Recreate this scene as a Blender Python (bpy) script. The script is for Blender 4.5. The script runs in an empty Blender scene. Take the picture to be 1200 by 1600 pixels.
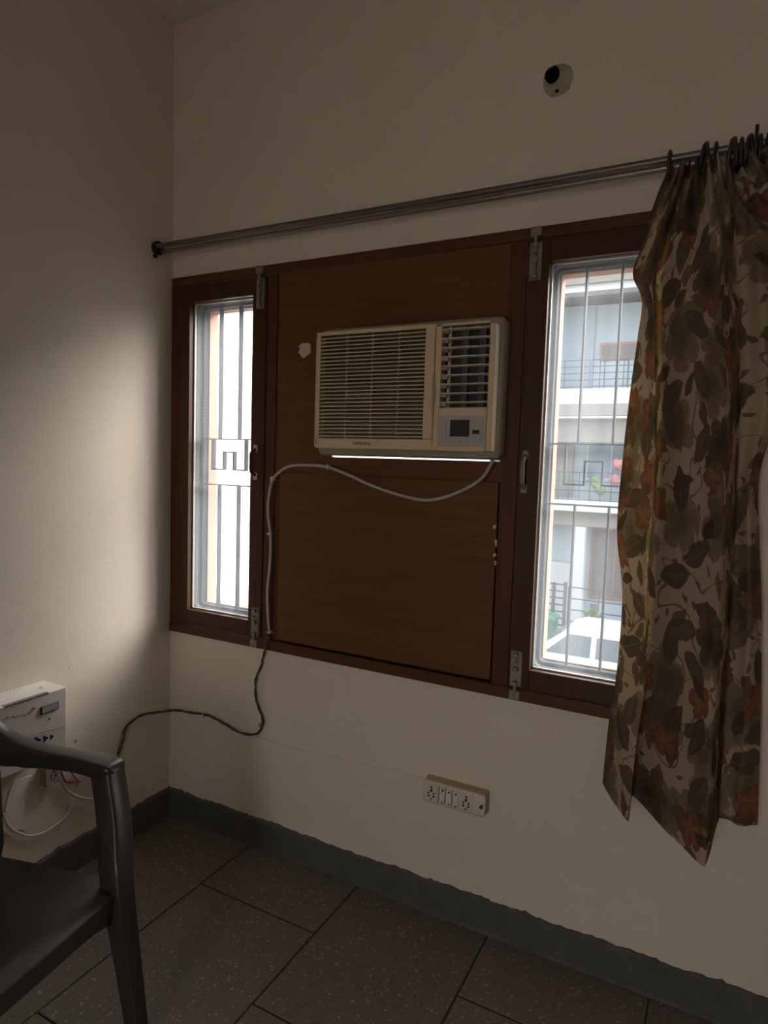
import bpy, bmesh, math, random
from mathutils import Vector, Matrix
random.seed(7)
scene = bpy.context.scene
COL = scene.collection

# ------------------------------------------------------------------ camera (recovered from the room's vanishing points)
F_PX = 1011.47
M = ((0.88435606, 0.46574093, 0.03161874),
     (0.06327273, -0.0524839, -0.99661527),
     (-0.46250505, 0.88336336, -0.07588315))          # rows: right, down, forward in world axes
CAM = Vector((2.0124, -1.95, 1.514))
cd = bpy.data.cameras.new('camera'); cam = bpy.data.objects.new('camera', cd); COL.objects.link(cam)
cd.sensor_fit = 'VERTICAL'; cd.sensor_height = 24.0; cd.lens = 24.0 * F_PX / 1600.0
cd.clip_start = 0.02; cd.clip_end = 300
rt, dn, fw = (Vector(r) for r in M)
cam.matrix_world = Matrix(((rt.x, -dn.x, -fw.x, CAM.x), (rt.y, -dn.y, -fw.y, CAM.y), (rt.z, -dn.z, -fw.z, CAM.z), (0, 0, 0, 1)))
scene.camera = cam
scene.view_settings.view_transform = 'Standard'
scene.view_settings.look = 'None'
scene.view_settings.gamma = 1.0
scene.view_settings.use_curve_mapping = False
scene.view_settings.exposure = 0.0

# ------------------------------------------------------------------ world: bright hazy daylight sky
SKY = 3.2
w = bpy.data.worlds.new('sky'); scene.world = w; w.use_nodes = True
bg = w.node_tree.nodes['Background']; bg.inputs[1].default_value = SKY
sk = w.node_tree.nodes.new('ShaderNodeTexSky'); sk.sky_type = 'NISHITA'; sk.sun_disc = False     # sun veiled by haze, beyond the house opposite
sk.sun_elevation = math.radians(34); sk.sun_rotation = math.radians(32); sk.air_density = 1.0; sk.dust_density = 10.0; sk.ozone_density = 1.0
gm = w.node_tree.nodes.new('ShaderNodeGamma'); gm.inputs[1].default_value = 0.55                    # thick haze evens the sky out
w.node_tree.links.new(sk.outputs[0], gm.inputs[0]); hv = w.node_tree.nodes.new('ShaderNodeHueSaturation'); hv.inputs['Saturation'].default_value = 0.45; w.node_tree.links.new(gm.outputs[0], hv.inputs['Color']); w.node_tree.links.new(hv.outputs[0], bg.inputs[0])
cy = scene.cycles
cy.max_bounces = 14; cy.diffuse_bounces = 9; cy.transparent_max_bounces = 24; cy.caustics_reflective = False; cy.caustics_refractive = False
cy.sample_clamp_indirect = 6.0

def portal(name, loc, rot, sx, sy):           # tells the sky light where the openings are; gives no light of its own
    l = bpy.data.lights.new(name, 'AREA'); l.shape = 'RECTANGLE'; l.size = sx; l.size_y = sy; l.cycles.is_portal = True
    o = bpy.data.objects.new(name, l); COL.objects.link(o); o.location = loc; o.rotation_euler = rot
R90 = math.pi / 2
portal('window_light', (0.27, 0.135, 1.495), (-R90, 0, 0), 0.32, 1.24)
portal('fill_door_portal', (1.7, -3.74, 1.05), (R90, 0, 0), 0.8, 2.1)  # sky portal in the added fill door
portal('window_light', (1.66, 0.135, 1.495), (-R90, 0, 0), 0.32, 1.24)

# ------------------------------------------------------------------ helpers
def ray(u, v):
    a, b = (u - 600) / F_PX, (v - 800) / F_PX
    return rt * a + dn * b + fw
def on(ax, val, u, v):                          # the point of a plane that a photo pixel shows
    d = ray(u, v); return CAM + d * ((val - CAM[ax]) / d[ax])
def W(u, v, y=0.0): return on(1, y, u, v)
def LW(u, v, x=0.0): return on(0, x, u, v)
def FL(u, v, z=0.0): return on(2, z, u, v)

def lin(c):
    f = lambda v: v / 12.92 if v <= 0.04045 else ((v + 0.055) / 1.055) ** 2.4
    return tuple(f(x / 255.0) for x in c) + (1,)

class NT:
    def __init__(s, name):
        s.m = bpy.data.materials.new(name); s.m.use_nodes = True; s.t = s.m.node_tree; s.n = s.t.nodes; s.n.clear()
        s.out = s.n.new('ShaderNodeOutputMaterial')
    def node(s, typ, **kw):
        n = s.n.new(typ)
        for k, v in kw.items(): setattr(n, k, v)
        return n
    def link(s, a, b): s.t.links.new(a, b)
    def setin(s, n, i, v):
        if hasattr(v, 'is_output'): s.link(v, n.inputs[i])
        elif v is not None: n.inputs[i].default_value = v
    def math(s, op, a, b=None, c=None, clamp=False):
        n = s.node('ShaderNodeMath', operation=op, use_clamp=clamp)
        s.setin(n, 0, a); s.setin(n, 1, b); s.setin(n, 2, c); return n.outputs[0]
    def vmath(s, op, a, b=None):
        n = s.node('ShaderNodeVectorMath', operation=op); s.setin(n, 0, a); s.setin(n, 1, b)
        return n.outputs['Value'] if op in ('LENGTH', 'DOT_PRODUCT') else n.outputs[0]
    def mix(s, fac, a, b, mode='MIX'):
        n = s.node('ShaderNodeMix', data_type='RGBA', blend_type=mode)
        s.setin(n, 0, fac); s.setin(n, 6, a); s.setin(n, 7, b); return n.outputs[2]
    def noise(s, vec, scale, detail=4, rough=0.55, dist=0.0):
        n = s.node('ShaderNodeTexNoise'); s.setin(n, 'Vector', vec)
        n.inputs['Scale'].default_value = scale; n.inputs['Detail'].default_value = detail
        n.inputs['Roughness'].default_value = rough; n.inputs['Distortion'].default_value = dist
        return n.outputs[0]
    def ramp(s, fac, stops):
        n = s.node('ShaderNodeValToRGB'); e = n.color_ramp.elements
        while len(e) < len(stops): e.new(0.5)
        for i, (p, c) in enumerate(stops):
            e[i].position = p; e[i].color = c if len(c) == 4 else tuple(c) + (1,)
        s.setin(n, 0, fac); return n.outputs[0]
    def bump(s, h, strength=0.3, dist=0.002):
        n = s.node('ShaderNodeBump'); n.inputs['Strength'].default_value = strength; n.inputs['Distance'].default_value = dist
        s.setin(n, 'Height', h); return n.outputs[0]
    def pos(s): return s.node('ShaderNodeNewGeometry').outputs['Position']
    def princ(s, color, rough=0.6, metal=0.0, normal=None, spec=0.5):
        b = s.node('ShaderNodeBsdfPrincipled')
        s.setin(b, 'Base Color', color); s.setin(b, 'Roughness', rough); s.setin(b, 'Metallic', metal)
        s.setin(b, 'Specular IOR Level', spec)
        if normal is not None: s.link(normal, b.inputs['Normal'])
        return b.outputs[0]
    def finish(s, sh): s.link(sh, s.out.inputs[0]); return s.m

def c4(c): return tuple(c) + (1,) if len(c) == 3 else c
def mat_simple(name, c, rough=0.55, metal=0.0, var=0.12, scale=14.0, bump=0.0, spec=0.5):
    n = NT(name); p = n.pos(); f = n.noise(p, scale, 4)
    a = tuple(x * (1 - var) for x in c[:3]) + (1,); b = tuple(min(1, x * (1 + var)) for x in c[:3]) + (1,)
    col = n.mix(f, a, b)
    nm = n.bump(n.noise(p, scale * 12, 3), bump, 0.001) if bump else None
    return n.finish(n.princ(col, rough, metal, nm, spec))

def mat_plaster(name, c, stain):
    n = NT(name); p = n.pos()
    big = n.noise(p, 1.3, 5, 0.6); mid = n.noise(p, 7, 5, 0.65); fine = n.noise(p, 160, 3, 0.6)
    col = n.mix(n.ramp(big, [(0.35, (0, 0, 0)), (0.7, (1, 1, 1))]), c4(c), tuple(x * y for x, y in zip(c, (0.93, 0.92, 0.90))) + (1,))
    col = n.mix(n.math('MULTIPLY', n.ramp(mid, [(0.58, (0, 0, 0)), (0.78, (1, 1, 1))]), 0.35), col, c4(stain))
    v = n.node('ShaderNodeTexVoronoi'); n.link(p, v.inputs['Vector']); v.inputs['Scale'].default_value = 16
    sp = n.math('LESS_THAN', v.outputs['Distance'], 0.035)
    sc_ = n.node('ShaderNodeSeparateColor'); n.link(v.outputs['Color'], sc_.inputs[0])
    sp = n.math('MULTIPLY', sp, n.math('GREATER_THAN', sc_.outputs[0], 0.8))
    col = n.mix(n.math('MULTIPLY', sp, 0.55), col, c4(tuple(x * 0.3 for x in stain)))
    h = n.math('ADD', n.math('MULTIPLY', fine, 0.5), n.math('MULTIPLY', mid, 1.4))
    return n.finish(n.princ(col, 0.8, 0, n.bump(h, 0.35, 0.003), 0.25))

def mat_wood(name, c1, c2, axis=2, rough=0.42, gscale=1.0):
    n = NT(name); p = n.pos(); mp = n.node('ShaderNodeMapping'); n.link(p, mp.inputs[0])
    sc = [38 * gscale] * 3; sc[axis] = 2.2 * gscale; mp.inputs['Scale'].default_value = sc
    f = n.noise(mp.outputs[0], 1.0, 6, 0.65, 1.2); f2 = n.noise(p, 3.0, 3)
    col = n.mix(n.ramp(f, [(0.3, (0, 0, 0)), (0.72, (1, 1, 1))]), c4(c1), c4(c2))
    col = n.mix(n.math('MULTIPLY', f2, 0.35), col, tuple(x * 0.6 for x in c1) + (1,))
    return n.finish(n.princ(col, rough, 0, n.bump(f, 0.12, 0.001), 0.22))

def mat_terrazzo(name):
    n = NT(name); p = n.pos()
    def chips(scale, lo):
        v = n.node('ShaderNodeTexVoronoi'); n.link(p, v.inputs['Vector']); v.inputs['Scale'].default_value = scale
        s_ = n.node('ShaderNodeSeparateColor'); n.link(v.outputs['Color'], s_.inputs[0])
        thr = n.math('MULTIPLY', s_.outputs[1], 0.46)
        return n.math('MULTIPLY', n.math('LESS_THAN', v.outputs['Distance'], thr), n.math('GREATER_THAN', s_.outputs[0], lo)), s_.outputs[2]
    oi = n.node('ShaderNodeObjectInfo')
    base = n.mix(n.noise(p, 28, 6, 0.75), (0.15, 0.122, 0.096, 1), (0.20, 0.168, 0.136, 1))
    base = n.mix(n.math('MULTIPLY', oi.outputs['Random'], 0.4), base, (0.12, 0.095, 0.075, 1))
    m1, r1 = chips(95, 0.22); m2, r2 = chips(190, 0.12)
    col = n.mix(n.math('MULTIPLY', m1, 0.7), base, n.mix(r1, (0.085, 0.07, 0.058, 1), (0.44, 0.39, 0.33, 1)))
    col = n.mix(n.math('MULTIPLY', m2, 0.5), col, n.mix(r2, (0.10, 0.09, 0.08, 1), (0.36, 0.33, 0.30, 1)))
    g = n.noise(p, 2.1, 4)
    return n.finish(n.princ(col, n.math('ADD', n.math('MULTIPLY', g, 0.25), 0.38), 0, n.bump(n.noise(p, 40, 3), 0.08, 0.001), 0.4))

# --- mesh building
def bm_new(): return bmesh.new()
def box(bm, lo, hi, bev=0.0, seg=1):
    lo, hi = Vector(lo), Vector(hi)
    r = bmesh.ops.create_cube(bm, size=1.0); vs = r['verts']
    for v in vs: v.co = Vector((lo[i] + (v.co[i] + 0.5) * (hi[i] - lo[i]) for i in range(3)))
    if bev > 0:
        es = list({e for v in vs for e in v.link_edges})
        bmesh.ops.bevel(bm, geom=es, offset=bev, segments=seg, profile=0.5, affect='EDGES')
    return bm
def frame_axes(d):
    d = d.normalized(); a = Vector((0, 0, 1)) if abs(d.z) < 0.9 else Vector((1, 0, 0))
    x = d.cross(a).normalized(); return x, d.cross(x).normalized()
def tube(bm, pts, r, n=8, cap=True):
    pts = [Vector(p) for p in pts]; rings = []; x = None
    for i, p in enumerate(pts):
        d = (pts[min(i + 1, len(pts) - 1)] - pts[max(i - 1, 0)]).normalized()
        if x is None: x, y = frame_axes(d)
        else:
            x = (x - d * x.dot(d)).normalized(); y = d.cross(x)
        rr = r[i] if isinstance(r, (list, tuple)) else r
        rings.append([bm.verts.new(p + (x * math.cos(2 * math.pi * k / n) + y * math.sin(2 * math.pi * k / n)) * rr) for k in range(n)])
    for a, b in zip(rings, rings[1:]):
        for k in range(n): bm.faces.new((a[k], a[(k + 1) % n], b[(k + 1) % n], b[k]))
    if cap: bm.faces.new(rings[0]); bm.faces.new(rings[-1])
    return bm
def smooth_path(pts, n=8):
    pts = [Vector(p) for p in pts]; out = []
    for i in range(len(pts) - 1):
        p0, p1, p2, p3 = pts[max(i - 1, 0)], pts[i], pts[i + 1], pts[min(i + 2, len(pts) - 1)]
        for k in range(n):
            t = k / n
            out.append(0.5 * ((2 * p1) + (p2 - p0) * t + (2 * p0 - 5 * p1 + 4 * p2 - p3) * t * t + (3 * p1 - p0 - 3 * p2 + p3) * t ** 3))
    out.append(pts[-1]); return out
def sweep(bm, secs, cap=True):                  # loft through lists of points of equal length
    rings = [[bm.verts.new(Vector(p)) for p in s] for s in secs]; n = len(rings[0])
    for a, b in zip(rings, rings[1:]):
        for k in range(n): bm.faces.new((a[k], a[(k + 1) % n], b[(k + 1) % n], b[k]))
    if cap: bm.faces.new(rings[0]); bm.faces.new(rings[-1])
    return bm
def prism(bm, poly, ax, d0, d1):                # polygon in the two other axes, extruded along ax
    def P(q, d):
        q = list(q); q.insert(ax, d); return Vector(q)
    return sweep(bm, [[P(q, d0) for q in poly], [P(q, d1) for q in poly]])
def cyl(bm, p0, p1, r, n=16): return tube(bm, [p0, p1], r, n)
def rrect(x0, x1, z0, z1, r, seg=5):
    out = []
    for cx, cz, a0 in ((x1 - r, z1 - r, 0), (x0 + r, z1 - r, 90), (x0 + r, z0 + r, 180), (x1 - r, z0 + r, 270)):
        for k in range(seg + 1):
            a = math.radians(a0 + 90 * k / seg); out.append((cx + r * math.cos(a), cz + r * math.sin(a)))
    return out

def mesh_from(bm, name, smooth=False):
    bmesh.ops.recalc_face_normals(bm, faces=bm.faces)
    me = bpy.data.meshes.new(name); bm.to_mesh(me); bm.free()
    if smooth:
        for p in me.polygons: p.use_smooth = True
    return me
def obj(name, bm, mat, parent=None, smooth=False, angle=None):
    me = mesh_from(bm, name, smooth) if isinstance(bm, bmesh.types.BMesh) else bm
    if mat is not None and not me.materials: me.materials.append(mat)
    o = bpy.data.objects.new(name, me); COL.objects.link(o)
    if parent is not None:
        o.parent = parent
        o.matrix_parent_inverse = Matrix.Translation(-parent.location) if parent.type == 'EMPTY' else Matrix.Identity(4)
    if smooth and angle is not None:
        try: me.shade_smooth_by_angle(math.radians(angle))
        except Exception:
            me.set_sharp_from_angle(angle=math.radians(angle))
    return o
def tag(o, label, cat=None, group=None, kind=None):
    o['label'] = label
    if cat: o['category'] = cat
    if group: o['group'] = group
    if kind: o['kind'] = kind
    return o
def empty(name, loc=(0, 0, 0)):
    o = bpy.data.objects.new(name, None); COL.objects.link(o); o.location = loc; o.empty_display_size = 0.1; return o
def thing(name, label, cat, loc=(0, 0, 0), group=None, kind=None): return tag(empty(name, loc), label, cat, group, kind)
def B(name, lo, hi, mat, parent=None, bev=0.0, seg=1):
    return obj(name, box(bm_new(), lo, hi, bev, seg), mat, parent)
def struct(o, label): o['kind'] = 'structure'; o['label'] = label; return o

# ------------------------------------------------------------------ materials
WALLC = (0.74, 0.665, 0.575)
m_wall = mat_plaster('wall_plaster', WALLC, (0.60, 0.50, 0.41))
m_ceil = mat_plaster('ceiling_plaster', (0.74, 0.69, 0.62), (0.6, 0.52, 0.45))
m_patch = mat_simple('rough_cement', (0.36, 0.33, 0.26), 0.9, 0, 0.35, 40, 0.8)
m_black = mat_simple('black_plastic_and_shade', (0.012, 0.011, 0.012), 0.5)  # black plastic; also stands in for shade in pipe hole and air outlet
m_dark = mat_simple('dark_recess', (0.02, 0.018, 0.016), 0.8)
m_skirt = mat_simple('skirting_cement', (0.082, 0.082, 0.075), 0.65, 0, 0.4, 16, 0.6)
m_grout = mat_simple('grout', (0.05, 0.036, 0.026), 0.9)
m_terr = mat_terrazzo('terrazzo')
m_woodv = mat_wood('stained_wood_upright', (0.075, 0.026, 0.013), (0.125, 0.047, 0.022), 2)
m_woodh = mat_wood('stained_wood_rail', (0.085, 0.030, 0.013), (0.14, 0.054, 0.024), 0)
m_sash = mat_wood('dark_sash_wood', (0.055, 0.021, 0.012), (0.095, 0.038, 0.02), 2)
m_ply = mat_wood('plywood_sheet', (0.12, 0.048, 0.021), (0.185, 0.078, 0.033), 0, 0.38, 0.7)
m_steel = mat_simple('grey_painted_steel', (0.035, 0.037, 0.042), 0.7, 0.0, 0.15, 14, 0, 0.2)
m_bead = mat_simple('pale_metal_bead', (0.36, 0.34, 0.30), 0.5, 0.2)
m_alu = mat_simple('weathered_aluminium', (0.25, 0.22, 0.175), 0.5, 0.4, 0.55, 110)
m_graywood = mat_simple('grey_outer_frame', (0.075, 0.08, 0.082), 0.7, 0, 0.2, 14, 0, 0.2)
m_peach = mat_simple('peach_plaster', (0.40, 0.24, 0.17), 0.85)
m_cream = mat_simple('cream_plastic', (0.62, 0.50, 0.335), 0.45, 0, 0.05, 6)
m_creamd = mat_simple('grey_beige_plastic', (0.30, 0.26, 0.19), 0.5, 0, 0.12)
m_gap = mat_simple('gap_shade_brown', (0.10, 0.085, 0.06), 0.9)  # dark tone stands in for shade between the intake slats
m_panelgrey = mat_simple('lilac_grey_plastic', (0.42, 0.385, 0.385), 0.5)
m_vane = mat_simple('vane_plastic', (0.58, 0.50, 0.37), 0.45)
m_navy = mat_simple('navy_vane', (0.055, 0.06, 0.085), 0.4)
m_cable = mat_simple('grey_white_cable', (0.45, 0.41, 0.35), 0.5, 0, 0.2, 60)
m_wire = mat_simple('dark_wire', (0.07, 0.045, 0.042), 0.5)
m_wirepale = mat_simple('brown_wire', (0.17, 0.12, 0.095), 0.5)
m_red = mat_simple('red_wire', (0.30, 0.05, 0.08), 0.5)
m_clip = mat_simple('white_clip', (0.62, 0.58, 0.5), 0.5)
m_rod = mat_simple('grey_rod_steel', (0.16, 0.14, 0.125), 0.4, 0.55, 0.15)
m_rod2 = mat_simple('pale_rod_steel', (0.26, 0.23, 0.20), 0.4, 0.55, 0.15)
m_ring = mat_simple('dark_ring', (0.02, 0.018, 0.02), 0.35)
m_board = mat_simple('ivory_switch_plastic', (0.60, 0.53, 0.43), 0.45, 0, 0.08)
m_boardb = mat_simple('yellowed_box', (0.42, 0.34, 0.19), 0.5, 0, 0.15)
m_switch = mat_simple('white_rocker', (0.66, 0.61, 0.56), 0.4)
m_stab = mat_simple('offwhite_metal_case', (0.70, 0.67, 0.62), 0.4, 0, 0.04)
m_blue = mat_simple('navy_print', (0.012, 0.016, 0.07), 0.5)
m_print = mat_simple('faint_grey_print', (0.42, 0.40, 0.38), 0.5)
m_chair = mat_simple('dark_brown_green_plastic', (0.030, 0.027, 0.023), 0.34, 0, 0.25, 9, 0.12)
m_putty = mat_simple('pinkish_putty', (0.55, 0.46, 0.42), 0.8)

def mat_mesh():
    n = NT('fly_mesh'); p = n.pos(); sx = n.node('ShaderNodeSeparateXYZ'); n.link(p, sx.inputs[0])
    def wires(o): return n.math('LESS_THAN', n.math('FRACT', n.math('MULTIPLY', o, 1 / 0.0031)), 0.30)
    g = n.math('MAXIMUM', wires(sx.outputs[0]), wires(sx.outputs[2]))
    d = n.node('ShaderNodeBsdfDiffuse'); d.inputs[0].default_value = (0.52, 0.57, 0.62, 1)
    tl = n.node('ShaderNodeBsdfTranslucent'); tl.inputs[0].default_value = (0.52, 0.57, 0.62, 1)
    a = n.node('ShaderNodeMixShader'); a.inputs[0].default_value = 0.5; n.link(d.outputs[0], a.inputs[1]); n.link(tl.outputs[0], a.inputs[2])
    t = n.node('ShaderNodeBsdfTransparent')
    s = n.node('ShaderNodeMixShader'); n.link(n.math('MULTIPLY', g, 0.52), s.inputs[0]); n.link(t.outputs[0], s.inputs[1]); n.link(a.outputs[0], s.inputs[2])
    return n.finish(s.outputs[0])
m_mesh = mat_mesh()

# ------------------------------------------------------------------ room shell
RX, RY, CH = 3.5, -3.6, 3.19
FX0, FX1, FZ0, FZ1 = 0.006, 1.905, 0.79, 2.222      # the timber frame in the window wall
HX, HZ, HR = 1.497, 2.640, 0.034                    # pipe hole high on the wall
def wall_grid(bm, ax, d0, d1, us, zs, holes):
    """slab with rectangular holes; ax: normal axis (0 or 1); us: coords along the wall"""
    def P(u, d, z): return (d, u, z) if ax == 0 else (u, d, z)
    def inside(u, z): return any(a < u < b and c < z < e for a, b, c, e in holes)
    us = sorted(set(us + [h[0] for h in holes] + [h[1] for h in holes])); zs = sorted(set(zs + [h[2] for h in holes] + [h[3] for h in holes]))
    def quad(*q): bm.faces.new([bm.verts.new(x) for x in q])
    solid = lambda i, j: 0 <= i < len(us) - 1 and 0 <= j < len(zs) - 1 and not inside((us[i] + us[i + 1]) / 2, (zs[j] + zs[j + 1]) / 2)
    for i in range(len(us) - 1):
        for j in range(len(zs) - 1):
            if not solid(i, j): continue
            a, b, c, e = us[i], us[i + 1], zs[j], zs[j + 1]
            quad(P(a, d0, c), P(b, d0, c), P(b, d0, e), P(a, d0, e)); quad(P(a, d1, c), P(b, d1, c), P(b, d1, e), P(a, d1, e))
            if not solid(i - 1, j): quad(P(a, d0, c), P(a, d1, c), P(a, d1, e), P(a, d0, e))
            if not solid(i + 1, j): quad(P(b, d0, c), P(b, d1, c), P(b, d1, e), P(b, d0, e))
            if not solid(i, j - 1): quad(P(a, d0, c), P(b, d0, c), P(b, d1, c), P(a, d1, c))
            if not solid(i, j + 1): quad(P(a, d0, e), P(b, d0, e), P(b, d1, e), P(a, d1, e))
    bmesh.ops.remove_doubles(bm, verts=bm.verts, dist=1e-5)
    return bm
T = 0.12
wb = obj('wall_back', wall_grid(bm_new(), 1, 0.0, T, [-0.25, RX + 0.25], [-0.15, CH + 0.15],
         [(FX0, FX1, FZ0, FZ1), (HX - 0.06, HX + 0.06, HZ - 0.06, HZ + 0.06)]), m_wall)
struct(wb, 'cream plastered wall around the timber window frame')
struct(B('wall_left', (-0.25, RY - 0.1, -0.15), (0, 0, CH + 0.15), m_wall), 'cream plastered wall carrying the voltage stabilizer')
struct(B('wall_right', (RX, RY - 0.1, -0.15), (RX + 0.25, 0, CH + 0.15), m_wall), 'cream plastered wall on the curtain side')
struct(obj('wall_front', wall_grid(bm_new(), 1, RY - 0.12, RY, [0, RX], [-0.15, CH + 0.15], [(1.3, 2.1, 0, 2.1)]), m_wall), 'cream plastered wall with an added open double door')
d1 = struct(empty('fill_door_1', (1.7, RY - 0.12, 0)), 'added unseen brown double door, open to let in fill light')  # unseen opening, added and sized for fill light on the window wall
for xh, sg in ((1.3, -1), (2.1, 1)):
    B('door_leaf', (min(xh, xh + sg * 0.04), RY - 0.52, 0.01), (max(xh, xh + sg * 0.04), RY - 0.125, 2.09), m_ply, d1, 0.002)
    xi = xh; obj('door_handle', tube(bm_new(), smooth_path([(xi, RY - 0.48, 1.0), (xi - sg * 0.04, RY - 0.48, 1.0), (xi - sg * 0.045, RY - 0.44, 1.0), (xi - sg * 0.045, RY - 0.38, 1.0)], 4), 0.009, 8), m_alu, d1, True)
struct(B('ceiling', (0, RY, CH), (RX, 0, CH + 0.15), m_ceil), 'off-white plastered ceiling')
# filler round the pipe hole, the hole itself and the chipped cement round it
bm = bm_new(); NS = 32
def sqpt(a):
    c, s = math.cos(a), math.sin(a); k = 0.06 / max(abs(c), abs(s)); return c * k, s * k
sq = []; ci = []; cb = []
for k in range(NS):
    a = 2 * math.pi * (k + 0.5) / NS; q = sqpt(a)
    sq.append(bm.verts.new((HX + q[0], 0, HZ + q[1])))
    ci.append(bm.verts.new((HX + HR * 0.62 * math.cos(a), 0, HZ + HR * 0.70 * math.sin(a) + 0.008)))
    cb.append(bm.verts.new((HX + HR * 0.62 * math.cos(a), 0.115, HZ + HR * 0.70 * math.sin(a) + 0.008)))
for k in range(NS):
    j = (k + 1) % NS
    bm.faces.new((sq[k], sq[j], ci[j], ci[k]))
for (sx, sz) in ((1, 1), (-1, 1), (-1, -1), (1, -1)):
    near = sorted(sq, key=lambda v: (v.co.x - HX - sx * 0.06) ** 2 + (v.co.z - HZ - sz * 0.06) ** 2)[:2]
    if (near[0].co - near[1].co).length > 1e-4:
        bm.faces.new((near[0], near[1], bm.verts.new((HX + sx * 0.06, 0, HZ + sz * 0.06))))
obj('hole_surround', bm, m_wall, wb)
bm = bm_new(); rr_ = [[bm.verts.new((HX + HR * 0.62 * math.cos(2 * math.pi * k / NS), y, HZ + HR * 0.70 * math.sin(2 * math.pi * k / NS) + 0.008)) for k in range(NS)] for y in (-0.004, 0.116)]
for k in range(NS): bm.faces.new((rr_[0][k], rr_[0][(k + 1) % NS], rr_[1][(k + 1) % NS], rr_[1][k]))
obj('hole_lining', bm, m_black, wb)  # lining and end coloured black in place of the shade inside the hole
obj('hole_end', cyl(bm_new(), (HX, 0.10, HZ + 0.008), (HX, 0.118, HZ + 0.008), HR * 0.9, 20), m_black, wb)
# chipped cement patch: an irregular ring round the hole, a little proud
bm = bm_new(); rng = random.Random(3); outer = []
outl = [W(u, v) for u, v in ((852, 115), (858, 108), (868, 102), (880, 99), (893, 104), (896, 114), (897, 121), (893, 130), (890, 140), (882, 146), (872, 151), (862, 153), (853, 147), (849, 138), (849, 126))]
cen = Vector((HX, 0, HZ + 0.008)); nO = len(outl)
rin = []
for p in outl:
    a = math.atan2(p.z - cen.z, p.x - cen.x); rin.append((cen.x + HR * 0.66 * math.cos(a), cen.z + HR * 0.74 * math.sin(a)))
o1 = [bm.verts.new((p.x, -0.0005, p.z)) for p in outl]; i1 = [bm.verts.new((x, -0.003, z)) for x, z in rin]
i2 = [bm.verts.new((x, 0.004, z)) for x, z in rin]
md = [bm.verts.new(((p.x + x) / 2, -0.004 - 0.003 * rng.random(), (p.z + z) / 2)) for p, (x, z) in zip(outl, rin)]
for k in range(nO):
    j = (k + 1) % nO
    for a, b in ((o1, md), (md, i1), (i1, i2)): bm.faces.new((a[k], a[j], b[j], b[k]))
obj('cement_patch', bm, m_patch, wb)
q = W(871, 143); obj('nail_hole', cyl(bm_new(), (q.x, -0.006, q.z), (q.x, 0.0, q.z), 0.006, 10), m_dark, wb)

# ------------------------------------------------------------------ floor of terrazzo slabs in running bond
fl = struct(B('floor', (-0.0, RY, -0.15), (RX, 0, -0.005), m_grout), 'speckled brown-grey terrazzo slab floor with dark joints')
tile_mesh = {}
def tile(x0, x1, y0, y1):
    g = 0.0028; sx, sy = round(x1 - x0 - 2 * g, 4), round(y1 - y0 - 2 * g, 4)
    if (sx, sy) not in tile_mesh:
        me = mesh_from(box(bm_new(), (-sx / 2, -sy / 2, -0.012), (sx / 2, sy / 2, 0), 0.0018), 'tile'); me.materials.append(m_terr)
        tile_mesh[(sx, sy)] = me
    o = bpy.data.objects.new('tile', tile_mesh[(sx, sy)]); COL.objects.link(o)
    o.location = ((x0 + x1) / 2, (y0 + y1) / 2, 0.0002 * rng.uniform(-1, 1)); o.parent = fl
xs = [0.0] + [0.452 + 0.487 * k for k in range(7)]
xs = [x for x in xs if x < RX - 0.02] + [RX]
for c in range(len(xs) - 1):
    y = -0.286 if c % 2 == 1 else -0.598
    ys = [0.0]
    while y > RY + 0.02: ys.append(y); y -= 0.622
    ys.append(RY)
    for a, b in zip(ys, ys[1:]): tile(xs[c], xs[c + 1], b, a)

# cement skirting with a ragged upper edge
def skirting(name, p0, p1, nrm, label, seed, h=0.108, t=0.012):
    rg = random.Random(seed); p0, p1, nrm = Vector(p0), Vector(p1), Vector(nrm)
    n = int((p1 - p0).length / 0.012); bm = bm_new(); rows = []; dj = 0
    for k in range(n + 1):
        p = p0.lerp(p1, k / n); dj = dj * 0.7 + rg.uniform(-1, 1) * 0.0030
        z = h + dj + (0.005 if rg.random() < 0.06 else 0)
        rows.append([bm.verts.new(p + nrm * d + Vector((0, 0, zz))) for d, zz in ((0.0, z + 0.002), (t * 0.55, z), (t, z - 0.006), (t + 0.003, 0.01), (t + 0.006, -0.002), (0, -0.002))])
    for a, b in zip(rows, rows[1:]):
        for i in range(5): bm.faces.new((a[i], a[i + 1], b[i + 1], b[i]))
    bm.faces.new(rows[0]); bm.faces.new(rows[-1])
    return struct(obj(name, bm, m_skirt), label)
skirting('baseboard_back', (0, 0, 0), (RX, 0, 0), (0, -1, 0), 'grey cement skirting under the windows', 1)
skirting('baseboard_left', (0, 0, 0), (0, RY, 0), (1, 0, 0), 'grey cement skirting behind the plastic chair', 2)
skirting('baseboard_right', (RX, 0, 0), (RX, RY, 0), (-1, 0, 0), 'grey cement skirting on the curtain side', 4)

# ------------------------------------------------------------------ timber frame and plywood panels
tr = struct(empty('trim_1', (0.95, 0.0, FZ0)), 'dark brown timber frame holding two casements and plywood')
yf, yb = -0.010, 0.085
HZT, SZT = 2.186, 0.828
B('head_rail', (FX0, yf, HZT), (FX1, yb, FZ1), m_woodh, tr, 0.003)
B('sill_rail', (FX0, yf - 0.004, FZ0), (FX1, yb, SZT), m_woodh, tr, 0.003)
B('jamb', (FX0, yf, SZT), (0.048, yb, HZT), m_woodv, tr, 0.002)
B('jamb', (1.862, yf, SZT), (FX1, yb, HZT), m_woodv, tr, 0.002)
B('mullion', (0.487, yf, SZT), (0.532, yb, HZT), m_woodv, tr, 0.002)
B('mullion', (1.398, yf, SZT), (1.452, yb, HZT), m_woodv, tr, 0.002)
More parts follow.
